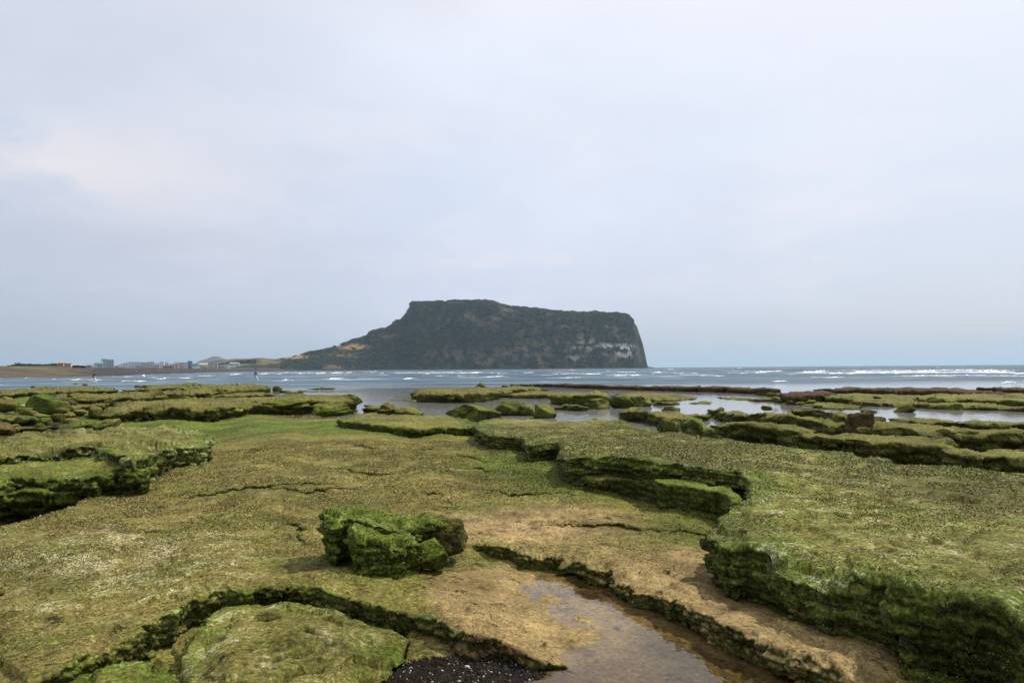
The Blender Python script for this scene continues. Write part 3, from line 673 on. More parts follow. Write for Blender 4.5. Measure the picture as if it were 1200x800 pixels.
# left middle bands
def band(front, width, zbot, label, **kw):
    kw.setdefault('step', 1.25); kw.setdefault('rnd', .14); kw.setdefault('under', .25); kw.setdefault('namp', .14); kw.setdefault('bump', .12); kw.setdefault('jag', .22); kw.setdefault('green', .34); kw.setdefault('dark', .5); kw.setdefault('speck', .1); kw.setdefault('edge_green', .2); kw.setdefault('edge_speck', .15); kw.setdefault('freq', 1.1)
    return slab('rock_ledge', strip(front, width), zbot, label, **kw)
band([(112,483,.05),(140,481,.16),(170,479,.22),(200,477,.28),(229,477,.30),(255,476,.30),(278,474,.28),(300,471,.28),(330,470,.28),(365,468,.3),(400,469,.3),(415,468,.2)], 9, -.5, 'long mossy ledge with a black shaded face left of the middle water', seed=9, bump=.16)
band([(60,477,.0),(90,476,.0),(130,473,.02),(165,472,.05),(200,470,.1),(235,469,.1),(260,468,.08)], 5, -.5, 'low green bed behind the long black faced ledge', seed=10)
band([(50,466,.05),(75,465,.12),(110,466,.14),(150,465,.14),(185,463,.14),(205,460,.14),(240,459,.1),(280,458,.0)], 12, -.5, 'dark fronted mossy bed in the left distance', seed=11, bump=.2)
band([(-160,466,.08),(-80,464,.08),(0,461,.06),(30,460,.06),(60,458,.06),(100,457,.06),(140,456,.0)], 22, -.5, 'flat green reef at the far left edge by the channel', seed=12, bump=.2)
band([(205,456,.12),(228,455,.15),(250,456,.15),(272,456,.14),(300,455,.12),(319,455,.05)], 26, -.6, 'brown topped reef mound under the walker in blue', seed=13, bump=.25, dark=.45, green=.4)
band([(150,457,.0),(180,455,.05),(205,453,.1),(230,452,.1),(255,452,.1)], 20, -.5, 'low green reef strip left of the brown topped mound', seed=14)
band([(240,463,-.12),(270,463,-.1),(300,462,-.1),(322,461,-.15)], 8, -.6, 'yellow green flat strip in front of the brown topped mound', seed=15, rnd=.06, sand=.2)
band([(-140,505,.0),(-60,500,.02),(0,499,.02),(20,500,.02),(40,499,-.02)], 2.5, -.4, 'red brown broken bed at the left frame edge', seed=16, dark=.7, green=.2)
band([(-140,494,.1),(-60,490,.1),(0,489,.1),(30,488,.1),(50,489,.05)], 3, -.4, 'narrow mossy bed among the rubble at the far left', seed=17, dark=.3)
band([(62,498,.0),(90,497,.04),(112,494,.02)], 2.5, -.3, 'small bright green hump left of the dark loose rock', seed=18, green=.7, rnd=.1)
# middle
band([(430,475,-.1),(450,478,-.08),(470,481,-.1),(494,483,-.2)], 3, -.6, 'low yellow green slab at the edge of the middle water', seed=19, rnd=.06, sand=.1)
band([(482,459,.1),(500,460,.22),(520,460,.25),(552,460,.25),(575,459,.22),(600,456,.1),(640,455,-.05)], 12, -.8, 'long dark green slab beyond the middle water, below the headland', seed=20, bump=.15)
band([(575,461,-.1),(600,462,-.12),(640,463,-.12),(668,463,-.15),(700,462,-.2)], 9, -.8, 'bright green flat bed right of the long far slab', seed=21, rnd=.05)
band([(530,479,.05),(545,478,.15),(565,478,.16),(585,482,.1)], 2.4, -.7, 'big flat topped boulder slab in the middle water', seed=22, bump=.12)
band([(645,463,.15),(665,462,.25),(690,462,.28),(705,460,.35),(716,463,.15)], 4, -.8, 'black faced slab in the right middle water', seed=23, bump=.14, dark=.2)
band([(653,477,-.2),(668,477,-.18),(683,477,-.2)], 2.2, -.8, 'small yellow green flat in front of the black faced slab', seed=24, rnd=.05, sand=.3)
band([(716,464,-.15),(740,465,-.12),(770,467,-.14),(813,466,-.25)], 11, -.8, 'long low green islet right of the black faced slab', seed=25, rnd=.06)
band([(765,472,-.22),(780,472,-.2),(793,471,-.25)], 2.5, -.8, 'thin dark green islet right of the round boulders', seed=26, rnd=.05)
band([(803,471,-.25),(820,471,-.22),(836,470,-.28)], 2.0, -.8, 'thinnest green islet alone in the right water', seed=27, rnd=.04)
band([(826,464,-.28),(850,466,-.26),(890,468,-.24),(925,470,-.24),(950,470,-.28)], 2.5, -.8, 'long hair thin green spit reaching into the right water', seed=28, rnd=.04)
band([(893,459,-.1),(905,459.5,-.05),(913,459,-.1)], 2, -.8, 'small dark bar left of the brown reef block', seed=29, dark=.6)
band([(728,482,.0),(740,481,.08),(765,484,.06),(790,490,.0),(812,490,-.05),(832,484,-.1)], 3.5, -.7, 'dark fronted green slab at the back edge of the big ledge', seed=30, bump=.1)
band([(668,494,-.05),(690,493,.0),(716,495,.0),(745,498,.05),(770,503,.08)], 1.8, -.7, 'row of low brown green bedrock behind the big ledge', seed=31, dark=.4)
slab('rock_ledge', UV([(802,496,.0),(812,488,.25),(822,485,.3),(836,497,.18),(846,508,.0),(842,512,-.1),(825,508,-.1)]), -.7, 'tilted green slab leaning toward the dark boulder', rnd=.05, under=.1, namp=.04, seed=32, green=.6, speck=0, edge_speck=.1, step=1.4)
# right beds
band([(921,512,.22),(940,511,.26),(960,512,.28),(1013,513,.3),(1053,516,.3),(1090,518,.3),(1120,525,.3),(1145,530,.3),(1172,529,.3),(1200,533,.3),(1300,548,.3)], 1.35, -.6, 'nearest long tilted bed with a tall black face behind the big ledge', seed=33, rnd=.10, bump=.1, under=.2, namp=.09)
band([(836,496,.08),(860,497,.12),(880,498,.15),(921,502,.15),(960,505,.1)], 1.3, -.7, 'short green bed left of the nearest long bed', seed=34, rnd=.09)
band([(832,482,-.15),(850,483,.0),(865,484,.1),(900,486,.14),(931,487,.18),(960,492,.18),(995,495,.16),(1021,496,.18),(1060,499,.18),(1107,502,.16),(1150,504,.14),(1200,506,.14),(1300,512,.12)], 1.9, -.8, 'second long tilted bed running behind the brown boulder', seed=35, rnd=.1, bump=.1)
band([(932,480,.30),(960,480,.36),(985,483,.36),(1010,485,.36)], 1.3, -.6, 'mossy hump on top of the second long bed', seed=36, rnd=.12)
band([(1040,489,.2),(1067,492,.22),(1107,494,.22),(1150,496,.22),(1200,498,.2),(1300,506,.2)], 1.9, -.8, 'upper green bed right of the brown boulder', seed=37, rnd=.08, bump=.1)
band([(923,471,-.26),(950,474,-.22),(985,477,-.2),(1016,476,-.26)], 5, -.9, 'yellow green flat bed left of the small wedge rock', seed=38, rnd=.05, sand=.1)
band([(930,466,-.2),(960,468,-.15),(1000,470,-.15),(1050,472,-.14),(1100,474,-.14),(1150,475,-.14),(1200,477,-.14),(1300,480,-.14)], 12, -.9, 'wide flat green bed below the brown reef line', seed=39, rnd=.06, bump=.14)
band([(1080,466,.0),(1110,467,.05),(1150,467,.05),(1200,469,.05),(1300,472,.05)], 8, -.9, 'dark edged bed on the wide green flat at the far right', seed=40, rnd=.08, dark=.3)
band([(912,461,.15),(925,462,.2),(945,462,.2),(962,461,.2),(975,460,.1)], 6, -.9, 'blocky brown reef head at the end of the reef line', seed=41, dark=.9, green=.0, edge_green=0, rnd=.08)
band([(957,463,.05),(975,464,.12),(1000,463,.1)], 3, -.9, 'small green block before the brown reef head', seed=42, green=.6)
band([(600,450,-.1),(650,450,-.02),(700,451.5,-.02),(750,452.5,.0),(800,453.5,.0),(850,454.5,.02),(880,455,.04),(912,456,.06)], 5, -.9, 'long thin red brown reef line along the breakers', seed=43, dark=.9, green=.0, edge_green=0, rnd=.06, namp=.1)
band([(960,456,.08),(1000,456,.1),(1040,456.5,.1),(1090,457,.1),(1130,459,.06),(1170,461,.05),(1200,462,-.1)], 7, -.9, 'thick red brown reef line right of the blocky head', seed=44, dark=.9, green=.0, edge_green=0, rnd=.07, namp=.1)
band([(1146,454.5,.15),(1170,455,.2),(1200,455,.2),(1300,456,.2)], 6, -.9, 'dark reef bar at the right frame edge under the surf', seed=45, dark=.9, green=0, edge_green=0, rnd=.07)
band([(332,457,-.2),(340,458,-.15),(350,458,-.15),(357,457,-.25)], 3, -.8, 'thin dark bar right of the pointed rock', seed=46)
band([(362,455,-.25),(374,455,-.15),(388,454,-.2)], 4, -.8, 'thin flat reef bar farther out left of the middle water', seed=47)
band([(464,467,-.26),(480,467.5,-.22),(493,467,-.28)], 2, -.9, 'flat green islet alone in the middle water', seed=48, rnd=.05)

# ------------------------------------------------------------------ loose boulders
def ico(n):
    import bmesh
    bm = bmesh.new(); bmesh.ops.create_icosphere(bm, subdivisions=n, radius=1.0)
    V = np.array([v.co[:] for v in bm.verts]); Fc = np.array([[v.index for v in f.verts] for f in bm.faces]); bm.free(); return V, Fc
ICO = {n: ico(n) for n in (2, 3, 4, 5, 6)}
def boulder(u, v, wpx, hpx, label, z0=0.0, name='boulder', dr=.8, seed=0, cuts=7, sub=4, rough=.22, green=.5, dark=0.0, sand=0.0, speck=.1, tilt=0.0, group=None, cat='boulder', sink=.12, sq=.8):
    foot = at(u, v, z0); d = np.hypot(foot[0], foot[1]); k = d / F
    W, Hh = wpx * k, hpx * k
    V, Fc = ICO[sub]; V = V.copy()
    rng = np.random.RandomState(seed * 7 + 3)
    V = np.sign(V) * np.abs(V) ** sq; 
    for _ in range(cuts):
        n = rng.randn(3); n[2] = abs(n[2]) * .8; n /= np.linalg.norm(n); c = rng.uniform(.55, .85)
        s = V @ n; m = s > c; V[m] -= n * ((s[m] - c) * 1.0)[:, None]
    V += V * (rough * fbm(V + seed * 5, 1.6, 5, seed, .55))[:, None]
    V[:, 2] += .08 * fbm(V + seed, 4, 3, seed + 3)
    mn, mx = V.min(0), V.max(0); V = (V - (mn + mx) / 2) / (mx - mn)
    V[:, 2] += .5
    V *= np.array([W, W * dr, Hh * (1 + sink)])
    V[:, 2] -= sink * Hh
    if tilt: c_, s_ = math.cos(tilt), math.sin(tilt); V = np.c_[V[:, 0] * c_ - V[:, 2] * s_, V[:, 1], V[:, 0] * s_ + V[:, 2] * c_]
    dirn = foot[:2] / d
    ctr = foot[:2] + dirn * W * dr * .42
    ang = -math.atan2(dirn[0], dirn[1]); ca, sa = math.cos(ang), math.sin(ang)
    V = np.c_[V[:, 0] * ca - V[:, 1] * sa, V[:, 0] * sa + V[:, 1] * ca, V[:, 2]]
    mk = np.tile([green, sand, speck, dark], (len(V), 1))
    o = mesh(name, V, Fc, ROCK, cols=np.clip(mk, 0, 1)); o.location = (ctr[0], ctr[1], z0)
    return props(o, label, cat, group)

# mossy block in the foreground: a many-lobed stone
kw_ = dict(step=1.25, under=.05, namp=.04, green=.78, speck=.2, edge_green=.4, edge_speck=.5, freq=4.0, raw=True)
pa = slab('boulder', UV([(376,600,.35),(383,594,.35),(402,592,.35),(424,593,.34),(448,594,.33),(470,598,.30),(498,600,.27),(520,602,.25),(529,606,.23),(524,612,.22),(508,614,.22),(488,616,.22),(468,618,.26),(440,616,.31),(425,608,.34),(412,606,.35),(396,610,.35),(382,609,.35)]), -.2, '', rnd=.05, bump=.05, jag=.04, seed=50, **kw_)
pb = slab('boulder', UV([(409,617,.31),(418,611,.32),(436,607,.33),(458,608,.31),(474,613,.27),(484,621,.22),(489,631,.17),(494,641,.12),(484,646,.12),(470,641,.17),(452,634,.23),(430,630,.27),(413,625,.30)]), -.2, '', rnd=.07, bump=.05, jag=.04, seed=48, **kw_)
props(mesh('boulder', np.vstack([pa[0], pb[0]]), np.vstack([pa[1], pb[1] + len(pa[0])]), ROCK, cols=np.vstack([pa[2], pb[2]])), 'bright green moss covered block standing alone in the foreground', 'boulder')
boulder(500, 667, 54, 30, 'small mossy lump against the front of the green block', z0=-.08, seed=51, green=.75, speck=.1, sub=5, dr=.7, rough=.2)
boulder(521, 650, 58, 38, 'bare brown boulder touching the right side of the green block', z0=-.05, seed=52, green=.3, dark=.62, speck=.05, sub=5, dr=.8, rough=.26)
boulder(841, 596, 15, 10, 'small reddish stone in the corner below the big ledge', z0=-.08, seed=53, green=0, dark=.9, cat='stone', name='stone', sub=3)
boulder(722, 570, 24, 14, 'squat brown stone at the foot of the big ledge', z0=-.1, seed=54, green=.05, dark=.9, cat='stone', name='stone', sub=4)
boulder(746, 566, 22, 10, 'flat dark stone wedged under the edge of the big ledge', z0=-.08, seed=55, green=.3, dark=.6, cat='stone', name='stone', sub=4)
boulder(125, 505, 26, 12, 'single dark loose rock on the green shelf at the left', z0=-.03, seed=56, green=.25, dark=.5, sub=4, dr=.6, sq=.6)
boulder(56, 484, 40, 17, 'tilted slab like boulder with a bright green top in the left rubble', z0=-.12, seed=57, green=.7, dark=.35, sub=4, dr=.7, tilt=-.25, sq=.55, cuts=10)
boulder(112, 489, 13, 12, 'pointed dark rock at the left end of the long mossy ledge', z0=-.12, seed=58, green=.3, dark=.4, sub=3)
boulder(81, 476, 15, 8, 'dark rounded rock behind the tilted boulder', z0=-.12, seed=59, green=.2, dark=.7, sub=3)
boulder(8, 482, 22, 12, 'blackish rock at the left frame edge', z0=-.14, seed=60, green=.3, dark=.45, sub=3)
boulder(32, 479, 12, 5, 'pale rounded cobble in the left rubble', z0=-.1, seed=61, green=.1, dark=.2, speck=.9, sub=3, cat='stone', name='stone')
rub = [(12,492,16,7),(24,496,14,6),(38,491,18,8),(52,497,14,6),(66,494,16,8),(80,490,12,6),(28,486,15,7),(92,487,14,6),(74,484,12,6),(46,502,11,5),(16,503,13,5),(84,498,16,7),(98,499,10,5),(6,472,14,6),(95,470,10,5)]
for i, (u, v, w_, h_) in enumerate(rub):
    boulder(u, v, w_, h_, 'one of the brown and mossy cobbles in the left rubble', z0=-.13, seed=70 + i, green=.2 + .5 * (i % 3 == 0), dark=.38 * (i % 3 != 0), sub=3, name='cobble', cat='cobble', group='cobbles of the left rubble')
boulder(556, 495, 62, 21, 'largest green topped boulder standing in the middle water', z0=-.38, seed=90, green=.55, sub=5, dr=.7, sq=.6, cuts=9)
boulder(596, 488, 46, 19, 'mossy boulder right behind the largest middle boulder', z0=-.38, seed=91, green=.5, sub=4, dr=.7, sq=.7)
boulder(638, 491, 28, 17, 'wedge shaped green boulder left of the pale pool behind the ledge', z0=-.38, seed=92, green=.55, sub=4, dr=.7, tilt=-.15)
boulder(618, 488, 26, 14, 'dark gap filling boulder between the mossy boulder and the wedge', z0=-.38, seed=93, green=.35, dark=.2, sub=4)
boulder(563, 460, 18, 12, 'dark block in the front face of the long far slab', z0=-.38, seed=94, green=.2, dark=.5, sub=4, sq=.55)
boulder(699, 480, 32, 13, 'olive lumpy boulder left of the bright green one', z0=-.38, seed=95, green=.35, sand=.2, sub=4)
boulder(729, 479, 30, 15, 'rounded bright green boulder in the right middle water', z0=-.38, seed=96, green=.85, sub=4)
boulder(753, 477, 22, 13, 'dark cone shaped boulder right of the bright green one', z0=-.38, seed=97, green=.35, dark=.1, sub=4)
boulder(786, 482, 22, 6, 'low dark rock awash in the right water', z0=-.38, seed=98, green=.2, dark=.6, sub=3)
boulder(788, 508, 36, 20, 'bushy dark green boulder under the tilted slab', z0=-.3, seed=99, green=.35, sub=4, rough=.25)
boulder(823, 514, 38, 13, 'low green rock at the foot of the tilted slab', z0=-.3, seed=100, green=.6, sub=4)
boulder(860, 517, 27, 19, 'dark rounded boulder at the narrow channel behind the big ledge', z0=-.38, seed=101, green=.12, dark=.7, sub=5, sq=.7)
boulder(1007, 509, 30, 23, 'upright brown boulder like a blunt pyramid among the right beds', z0=-.1, seed=102, green=0, dark=.9, sand=0, sub=5, sq=.8, cuts=8, dr=.7)
boulder(1060, 484, 21, 8, 'small dark wedge rock in the right pool', z0=-.38, seed=103, green=.3, dark=.4, sub=4, tilt=.15)
boulder(1116, 481, 20, 7, 'low green rock right of the wedge rock', z0=-.38, seed=104, green=.8, sub=4)
boulder(1124, 476, 14, 4, 'flat brown rock behind the low green rock of the right pool', z0=-.38, seed=105, dark=.8, green=0, sub=3)
boulder(1018, 484, 16, 4, 'tiny mossy rock left of the wedge rock', z0=-.38, seed=106, green=.6, sub=3)
boulder(919, 475, 11, 2.5, 'tiny flat dark rock below the green spit', z0=-.38, seed=107, dark=.7, sub=3)
boulder(325, 459, 11, 7, 'pointed olive rock at the end of the brown topped mound', z0=-.38, seed=108, green=.4, sub=3)
boulder(534, 469, 14, 6, 'small mossy rock left of the dark square rock', z0=-.38, seed=109, green=.6, sub=3)
boulder(560, 469, 14, 5, 'small dark square rock in the middle water', z0=-.38, seed=110, dark=.6, green=.2, sub=3, sq=.5)
boulder(455, 481, 20, 9, 'dark round rock on the low yellow green slab', z0=-.25, seed=111, green=.3, dark=.3, sub=4)
boulder(390, 487, 48, 15, 'long rounded mossy boulder at the end of the long ledge', z0=-.2, seed=112, green=.6, sub=5, dr=.6)
boulder(405, 474, 40, 12, 'flat green boulder on the water end of the long ledge', z0=-.1, seed=113, green=.7, sub=5, dr=.6)
boulder(335, 480, 60, 12, 'shaggy green hump in the face of the long ledge', z0=-.1, seed=114, green=.75, sub=5, dr=.5, rough=.25)
boulder(182, 466, 22, 6, 'dark square block set in the far mossy bed', z0=-.1, seed=115, green=.3, dark=.3, sub=3, sq=.5)
boulder(217, 471, 14, 6, 'dark mossy lump on the middle of the left beds', z0=-.05, seed=116, green=.3, dark=.3, sub=3)
rl = np.random.RandomState(9)
for i in range(34):
    u = rl.uniform(2, 325); v = rl.uniform(455, 486) if rl.rand() < .7 else rl.uniform(450, 457); w_ = rl.uniform(5, 13) * (v - 436) / 32
    boulder(u, v, w_, w_ * rl.uniform(.3, .5), 'one of the many small mossy lumps on the beds left of the middle water', z0=.02 if v > 458 else -.05, seed=200 + i, green=rl.uniform(.1, .5), dark=rl.uniform(0, .5), sub=3, name='mossy_lump', cat='rock', group='mossy lumps on the left beds')
for i in range(22):
    u = rl.uniform(890, 1195); v = rl.uniform(463, 482) if rl.rand() < .5 else rl.uniform(485, 512) + (u - 900) * .04; w_ = rl.uniform(6, 15) * (v - 430) / 50
    boulder(u, v, w_, w_ * rl.uniform(.28, .45), 'one of the small dark lumps on the long beds at the right', z0=-.1 if v < 484 else .1, seed=240 + i, green=rl.uniform(.1, .45), dark=rl.uniform(0, .6), sub=3, name='mossy_lump', cat='rock', group='dark lumps on the right beds')
boulder(168, 442.2, 3.4, 3.0, 'tiny white stone at the far waterline left of the brown mound', z0=-.3, seed=117, green=0, dark=0, speck=0, sub=2, cat='stone', name='stone').data.materials[0] = plain('white_stone', (.7, .7, .66))

# ------------------------------------------------------------------ tide pool in front
pp = P2([(560,640),(700,640),(760,660),(860,715),(960,760),(1040,800),(1100,900),(560,900),(560,800),(600,690)], -.21)
props(mesh('tide_pool_water', np.c_[pp, np.full(len(pp), -.214)], [list(range(len(pp)))[::-1]], POOL), 'shallow tide pool on brown sand in the foreground', 'water', kind='structure')

# ------------------------------------------------------------------ the sea
def build_sea():
    wv = np.r_[np.geomspace(.045, 1.2, 26)[:-1], np.arange(1.2, 14, .11), np.arange(14, 45, .35), np.arange(45, 125, 2)]
    a = np.r_[np.linspace(-3000, -640, 90), np.arange(-640, 640, 1.7), np.linspace(641, 3000, 90)]
    Hs = CAMZ - ZS
    y = Hs * F / wv
    Y, A = np.meshgrid(y, a, indexing='ij'); Xx = A / F * Y
    P = np.c_[Xx.ravel(), Y.ravel(), np.full(Y.size, 0.0)]
    d = P[:, 1]
    open_ = smooth((d - 66 - 6 * fbm(P, .03, 3, 5)) / 22) * 1.0
    # the channel on the left is open water too
    left = smooth((-P[:, 0] - .20 * d) / 8) * smooth((d - 60) / 20); open_ = np.maximum(open_, left)
    amp = open_ * np.clip(d / 260, .25, 1) * (1 - smooth((d - 1500) / 2500))
    pw = P * np.array([.30, 1, 1])
    sw = fbm(pw, 1 / 16, 4, 8)
    z = ZS + amp * (.75 * sw + .25 * (1 - np.abs(noise(pw, 1 / 30, 15)) * 2.2) * .5)
    P[:, 2] = z
    foamy = smooth((d - 70) / 60) * (1 - smooth((d - 420) / 300)) 
    mk = np.c_[open_, foamy * .55, np.zeros(len(P)), np.ones(len(P))]
    o = mesh('sea_water', P, gridfaces(len(y), len(a)), SEA, cols=mk)
    return props(o, 'grey blue open sea and pale shallow water between the reefs', 'water', kind='structure')
build_sea()
def build_surf():
    spec = [(933,973,436.8,2.6),(974,994,438.2,1.2),(1000,1034,437.0,2.4),(1036,1050,438,1.2),(1049,1099,436.6,2.3),(1117,1188,437.2,2.4),(1184,1215,438.6,1.6),(1176,1186,449.5,1.6),
     (764,788,437.2,1.6),(797,813,437.6,1.1),(856,872,437.6,1.2),(877,895,437.0,2.0),(902,925,447.8,1.0),(580,598,438.2,1.6),(613,627,437.8,2.0),(640,649,438.2,1.4),(660,700,438.6,1.8),(708,733,440.6,1.6),(737,747,440.4,1.4),
     (388,402,437.4,1.8),(405,414,437.2,1.6),(434,445,437.2,1.6),(491,499,438.0,1.6),(511,528,438.2,1.9),(532,546,437.8,1.8),(547,563,437.6,2.0),(572,578,437.8,1.6),(306,324,438.4,1.9),(331,353,437.6,1.6),(359,377,437.8,1.5),(268,282,438.4,1.4),
     (380,402,444.6,1.5),(470,490,444.6,.8),(330,344,446,1.0),(86,113,445.6,1.7),(146,166,447.4,1.6),(172,200,444.6,1.4),(206,222,443.6,1.2),(232,252,441,1.1),(60,84,444.6,.8),(1060,1120,441.5,.8),(820,850,441,.8),(950,990,443,.8),(640,690,443.5,.8),(560,600,442,.8)]
    spec += [(925,1215,437.6,1.1),(1000,1140,436.9,1.4),(640,762,436.2,.8),(840,935,435.4,.9),(930,1215,434.6,1.0),(300,420,437.2,.7),(440,600,437.0,.7),(1040,1215,441.0,.8),(700,840,439.5,.7)]
    rs = np.random.RandomState(77)
    for k in range(24):
        u_ = rs.uniform(-40, 1230); top = 1.9 if u_ > 260 else 2.2; lim = 8.0 if u_ < 320 else (9.5 if u_ < 620 else 13)
        if u_ < 95: lim = 9
        lo_ = np.interp(u_, [0, 90, 200, 300], [7.6, 6.8, 4, 2.2]) if u_ < 300 else top
        if lo_ > lim: continue
        v_ = vh(u_) + lo_ + (lim - lo_) * rs.rand() ** 1.4; spec.append((u_, u_ + rs.uniform(6, 34), float(v_), rs.uniform(.3, .75)))
    Vs, Fs, n0 = [], [], 0
    for i, (a, b, v, h) in enumerate(spec):
        if h > 1: a -= 4; b += 6; h *= 1.0 if a > 900 else .72
        n = int((b - a) / .8) + 4; u = np.linspace(a, b, n)
        rng = np.random.RandomState(i); s = np.linspace(0, 1, n)
        g = at(u, np.full(n, v) + .25 * np.sin(s * 7 + i), ZS)
        d = np.linalg.norm(g[:, :2], axis=1)
        env = np.minimum(1, np.minimum(s, 1 - s) * 3.5) ** .8; a_ = .5 * (a + b)
        hh = h * d / F * env * (.35 + 2.0 * np.abs(noise(np.c_[u * .22, np.full(n, i * 3.3), np.zeros(n)], 1, 3)) + .9 * np.abs(noise(np.c_[u * .7, np.full(n, i * 1.3), np.zeros(n)], 1, 4))) * .9 + .01
        dirn = g[:, :2] / d[:, None]
        prof = [(-1.6, -.1), (-1.0, .35), (-.5, .8), (-.1, 1.0), (.5, .75), (1.4, .3), (2.6, -.1)]
        R = []
        for o_, zf in prof:
            wob = .5 * noise(np.c_[u * .8, np.full(n, o_ * 3 + i), np.zeros(n)], 1, 9)
            p = g.copy(); p[:, :2] += dirn * ((o_ + wob) * hh * 1.1)[:, None]; p[:, 2] = ZS + .12 + hh * zf * (1 + .5 * wob); R.append(p)
        Vs.append(np.vstack(R)); Fs.append(gridfaces(len(prof), n) + n0); n0 += len(Vs[-1])
    props(mesh('surf_foam', np.vstack(Vs), np.vstack(Fs), FOAM), 'white foam of small breakers beyond the reef', 'surf', kind='stuff')
build_surf()

# ------------------------------------------------------------------ far land
def loft(name, rows, ncol, nsub, colf, mat, namp=0.0, nf=.02, seed=0, label='', cat='land', kind='structure'):
    """rows of (u, v, depth) joined into one surface; every row is a line on the land"""
    R = []
    for r in rows:
        r = np.array(r, float); q = np.linspace(0, 1, ncol)
        uu = np.interp(q, (r[:, 0] - r[0, 0]) / (r[-1, 0] - r[0, 0]), r[:, 0])
        R.append(atd(uu, np.interp(uu, r[:, 0], r[:, 1]), np.interp(uu, r[:, 0], r[:, 2])))
    V = []
    for i in range(len(R) - 1):
        for k in range(nsub): V.append(R[i] + (R[i + 1] - R[i]) * (k / nsub))
    V.append(R[-1]); nr = len(V); V = np.vstack(V)
    t = np.repeat(np.linspace(0, 1, nr), ncol)
    V[:, 2] += namp * fbm(V, nf, 4, seed) * np.clip(t * 6, 0, 1)
    o = mesh(name, V, gridfaces(nr, ncol), mat, cols=colf(V, t))
    return props(o, label, cat, kind=kind)
def shore_depth(u, v): return (CAMZ - ZS) * F / (v - vh(u))
US = [-260, -60, 0, 60, 95, 140, 190, 230, 270, 310, 345]
VS = [447.5, 444.8, 443.9, 442.9, 442.0, 440.9, 438.4, 437.0, 435.9, 435.3, 434.7]
DS = [shore_depth(u, v) for u, v in zip(US, VS)]
row0 = list(zip(US, [v + .9 for v in VS], DS))
def bcol(V, t):
    u, v = proj(V); n = fbm(V, .03, 4, 2)
    c = np.zeros((len(V), 3))
    brown = np.array([.105, .085, .055]); grey = np.array([.055, .052, .052]); green = np.array([.06, .065, .02]); dark = np.array([.02, .018, .012])
    k = smooth((u - 70) / 50)[:, None]
    c[:] = brown * (1 - k) + grey * k
    g = smooth((n + .05) * 3 + .3)[:, None] * (1 - smooth((t - .22) / .1))[:, None]; c = c * (1 - g) + (green * .6 + dark * .6) * g
    g2 = (smooth((t - .62) / .1) * (1 - smooth((u - 60) / 40)))[:, None]; c = c * (1 - g2) + np.array([.075, .08, .03]) * g2
    return np.clip(c * (1 + .5 * n[:, None]), .005, 1)
bank = [427.0, 427.0, 428.6, 428.2, 430.8, 431.2, 431.8, 432.2, 432.0, 432.4, 433.0]
bankd = [420, 420, 420, 470, 560, 640, 900, 1100, 1400, 1500, 1600]
loft('beach', [row0, list(zip(US, [v - 1.2 for v in VS], [d * 1.06 for d in DS])), list(zip(US, [(a * .5 + (b - 1.2) * .5) for a, b in zip(bank, VS)], [(d * .55 + e * .45) for d, e in zip(DS, bankd)])),
      list(zip(US, bank, bankd)), list(zip(US, [b + 1.0 for b in bank], [e + 300 for e in bankd]))], 500, 8, bcol, LAND, .5, .05, 4, 'brown dune and dark sand beach across the channel', 'beach')
# plain behind the town, with low hills
def gcol(a, b):
    def f(V, t):
        n = fbm(V, .012, 4, 6)[:, None]; k = smooth(n * 2 + .5); return np.clip(np.array(a) * (1 - k) + np.array(b) * k, .005, 1)
    return f
loft('town_ground', [[(-200, 432.4, 900), (120, 431.8, 1150), (250, 432.0, 1300), (330, 433.2, 1500)], [(-200, 429, 1700), (120, 429.4, 1900), (250, 429.5, 2000), (330, 429, 2100)], [(-200, 430, 2600), (330, 430, 2600)]], 120, 8, gcol((.06, .065, .035), (.10, .085, .05)), LAND, 1.0, .01, 5, 'flat ground under the seaside town', 'land')
def hill(name, sil, dep, thick, cols, label, bump=3, seed=0):
    u = [s[0] for s in sil]; v = [s[1] for s in sil]; base = [432.2 - ROLL * 0] * len(u)
    rows = [[(a, max(432.5 - .0075 * (a - 270), b) , dep - thick) for a, b in zip(u, v)],
            [(a, b + .35 * (432 - b), dep - thick * .45) for a, b in zip(u, v)], [(a, b, dep) for a, b in zip(u, v)], [(a, 433, dep + thick) for a in u]]
    return loft(name, rows, 220, 10, gcol(*cols), LAND, bump, .012, seed, label, 'hill')
hill('hill', [(225,429),(232,424),(240,421),(248,418),(253,417),(258,418.5),(266,421),(275,422.6),(290,424),(320,428)], 5200, 700, ((.06, .07, .06), (.12, .10, .06)), 'far pointed hill above the town', 10, 1)
hill('hill', [(130,431),(145,425.5),(152,424),(165,424),(175,425),(190,426),(215,425),(232,426),(250,430)], 5600, 500, ((.05, .06, .05), (.08, .08, .06)), 'low blue hill behind the middle of the town', 8, 2)
hill('hill', [(236,430),(248,423.5),(260,421.8),(274,421),(288,420),(300,419.6),(316,420),(330,421),(345,424),(360,430)], 2300, 300, ((.045, .05, .02), (.16, .115, .055)), 'near grassy rise right of the town', 6, 3)

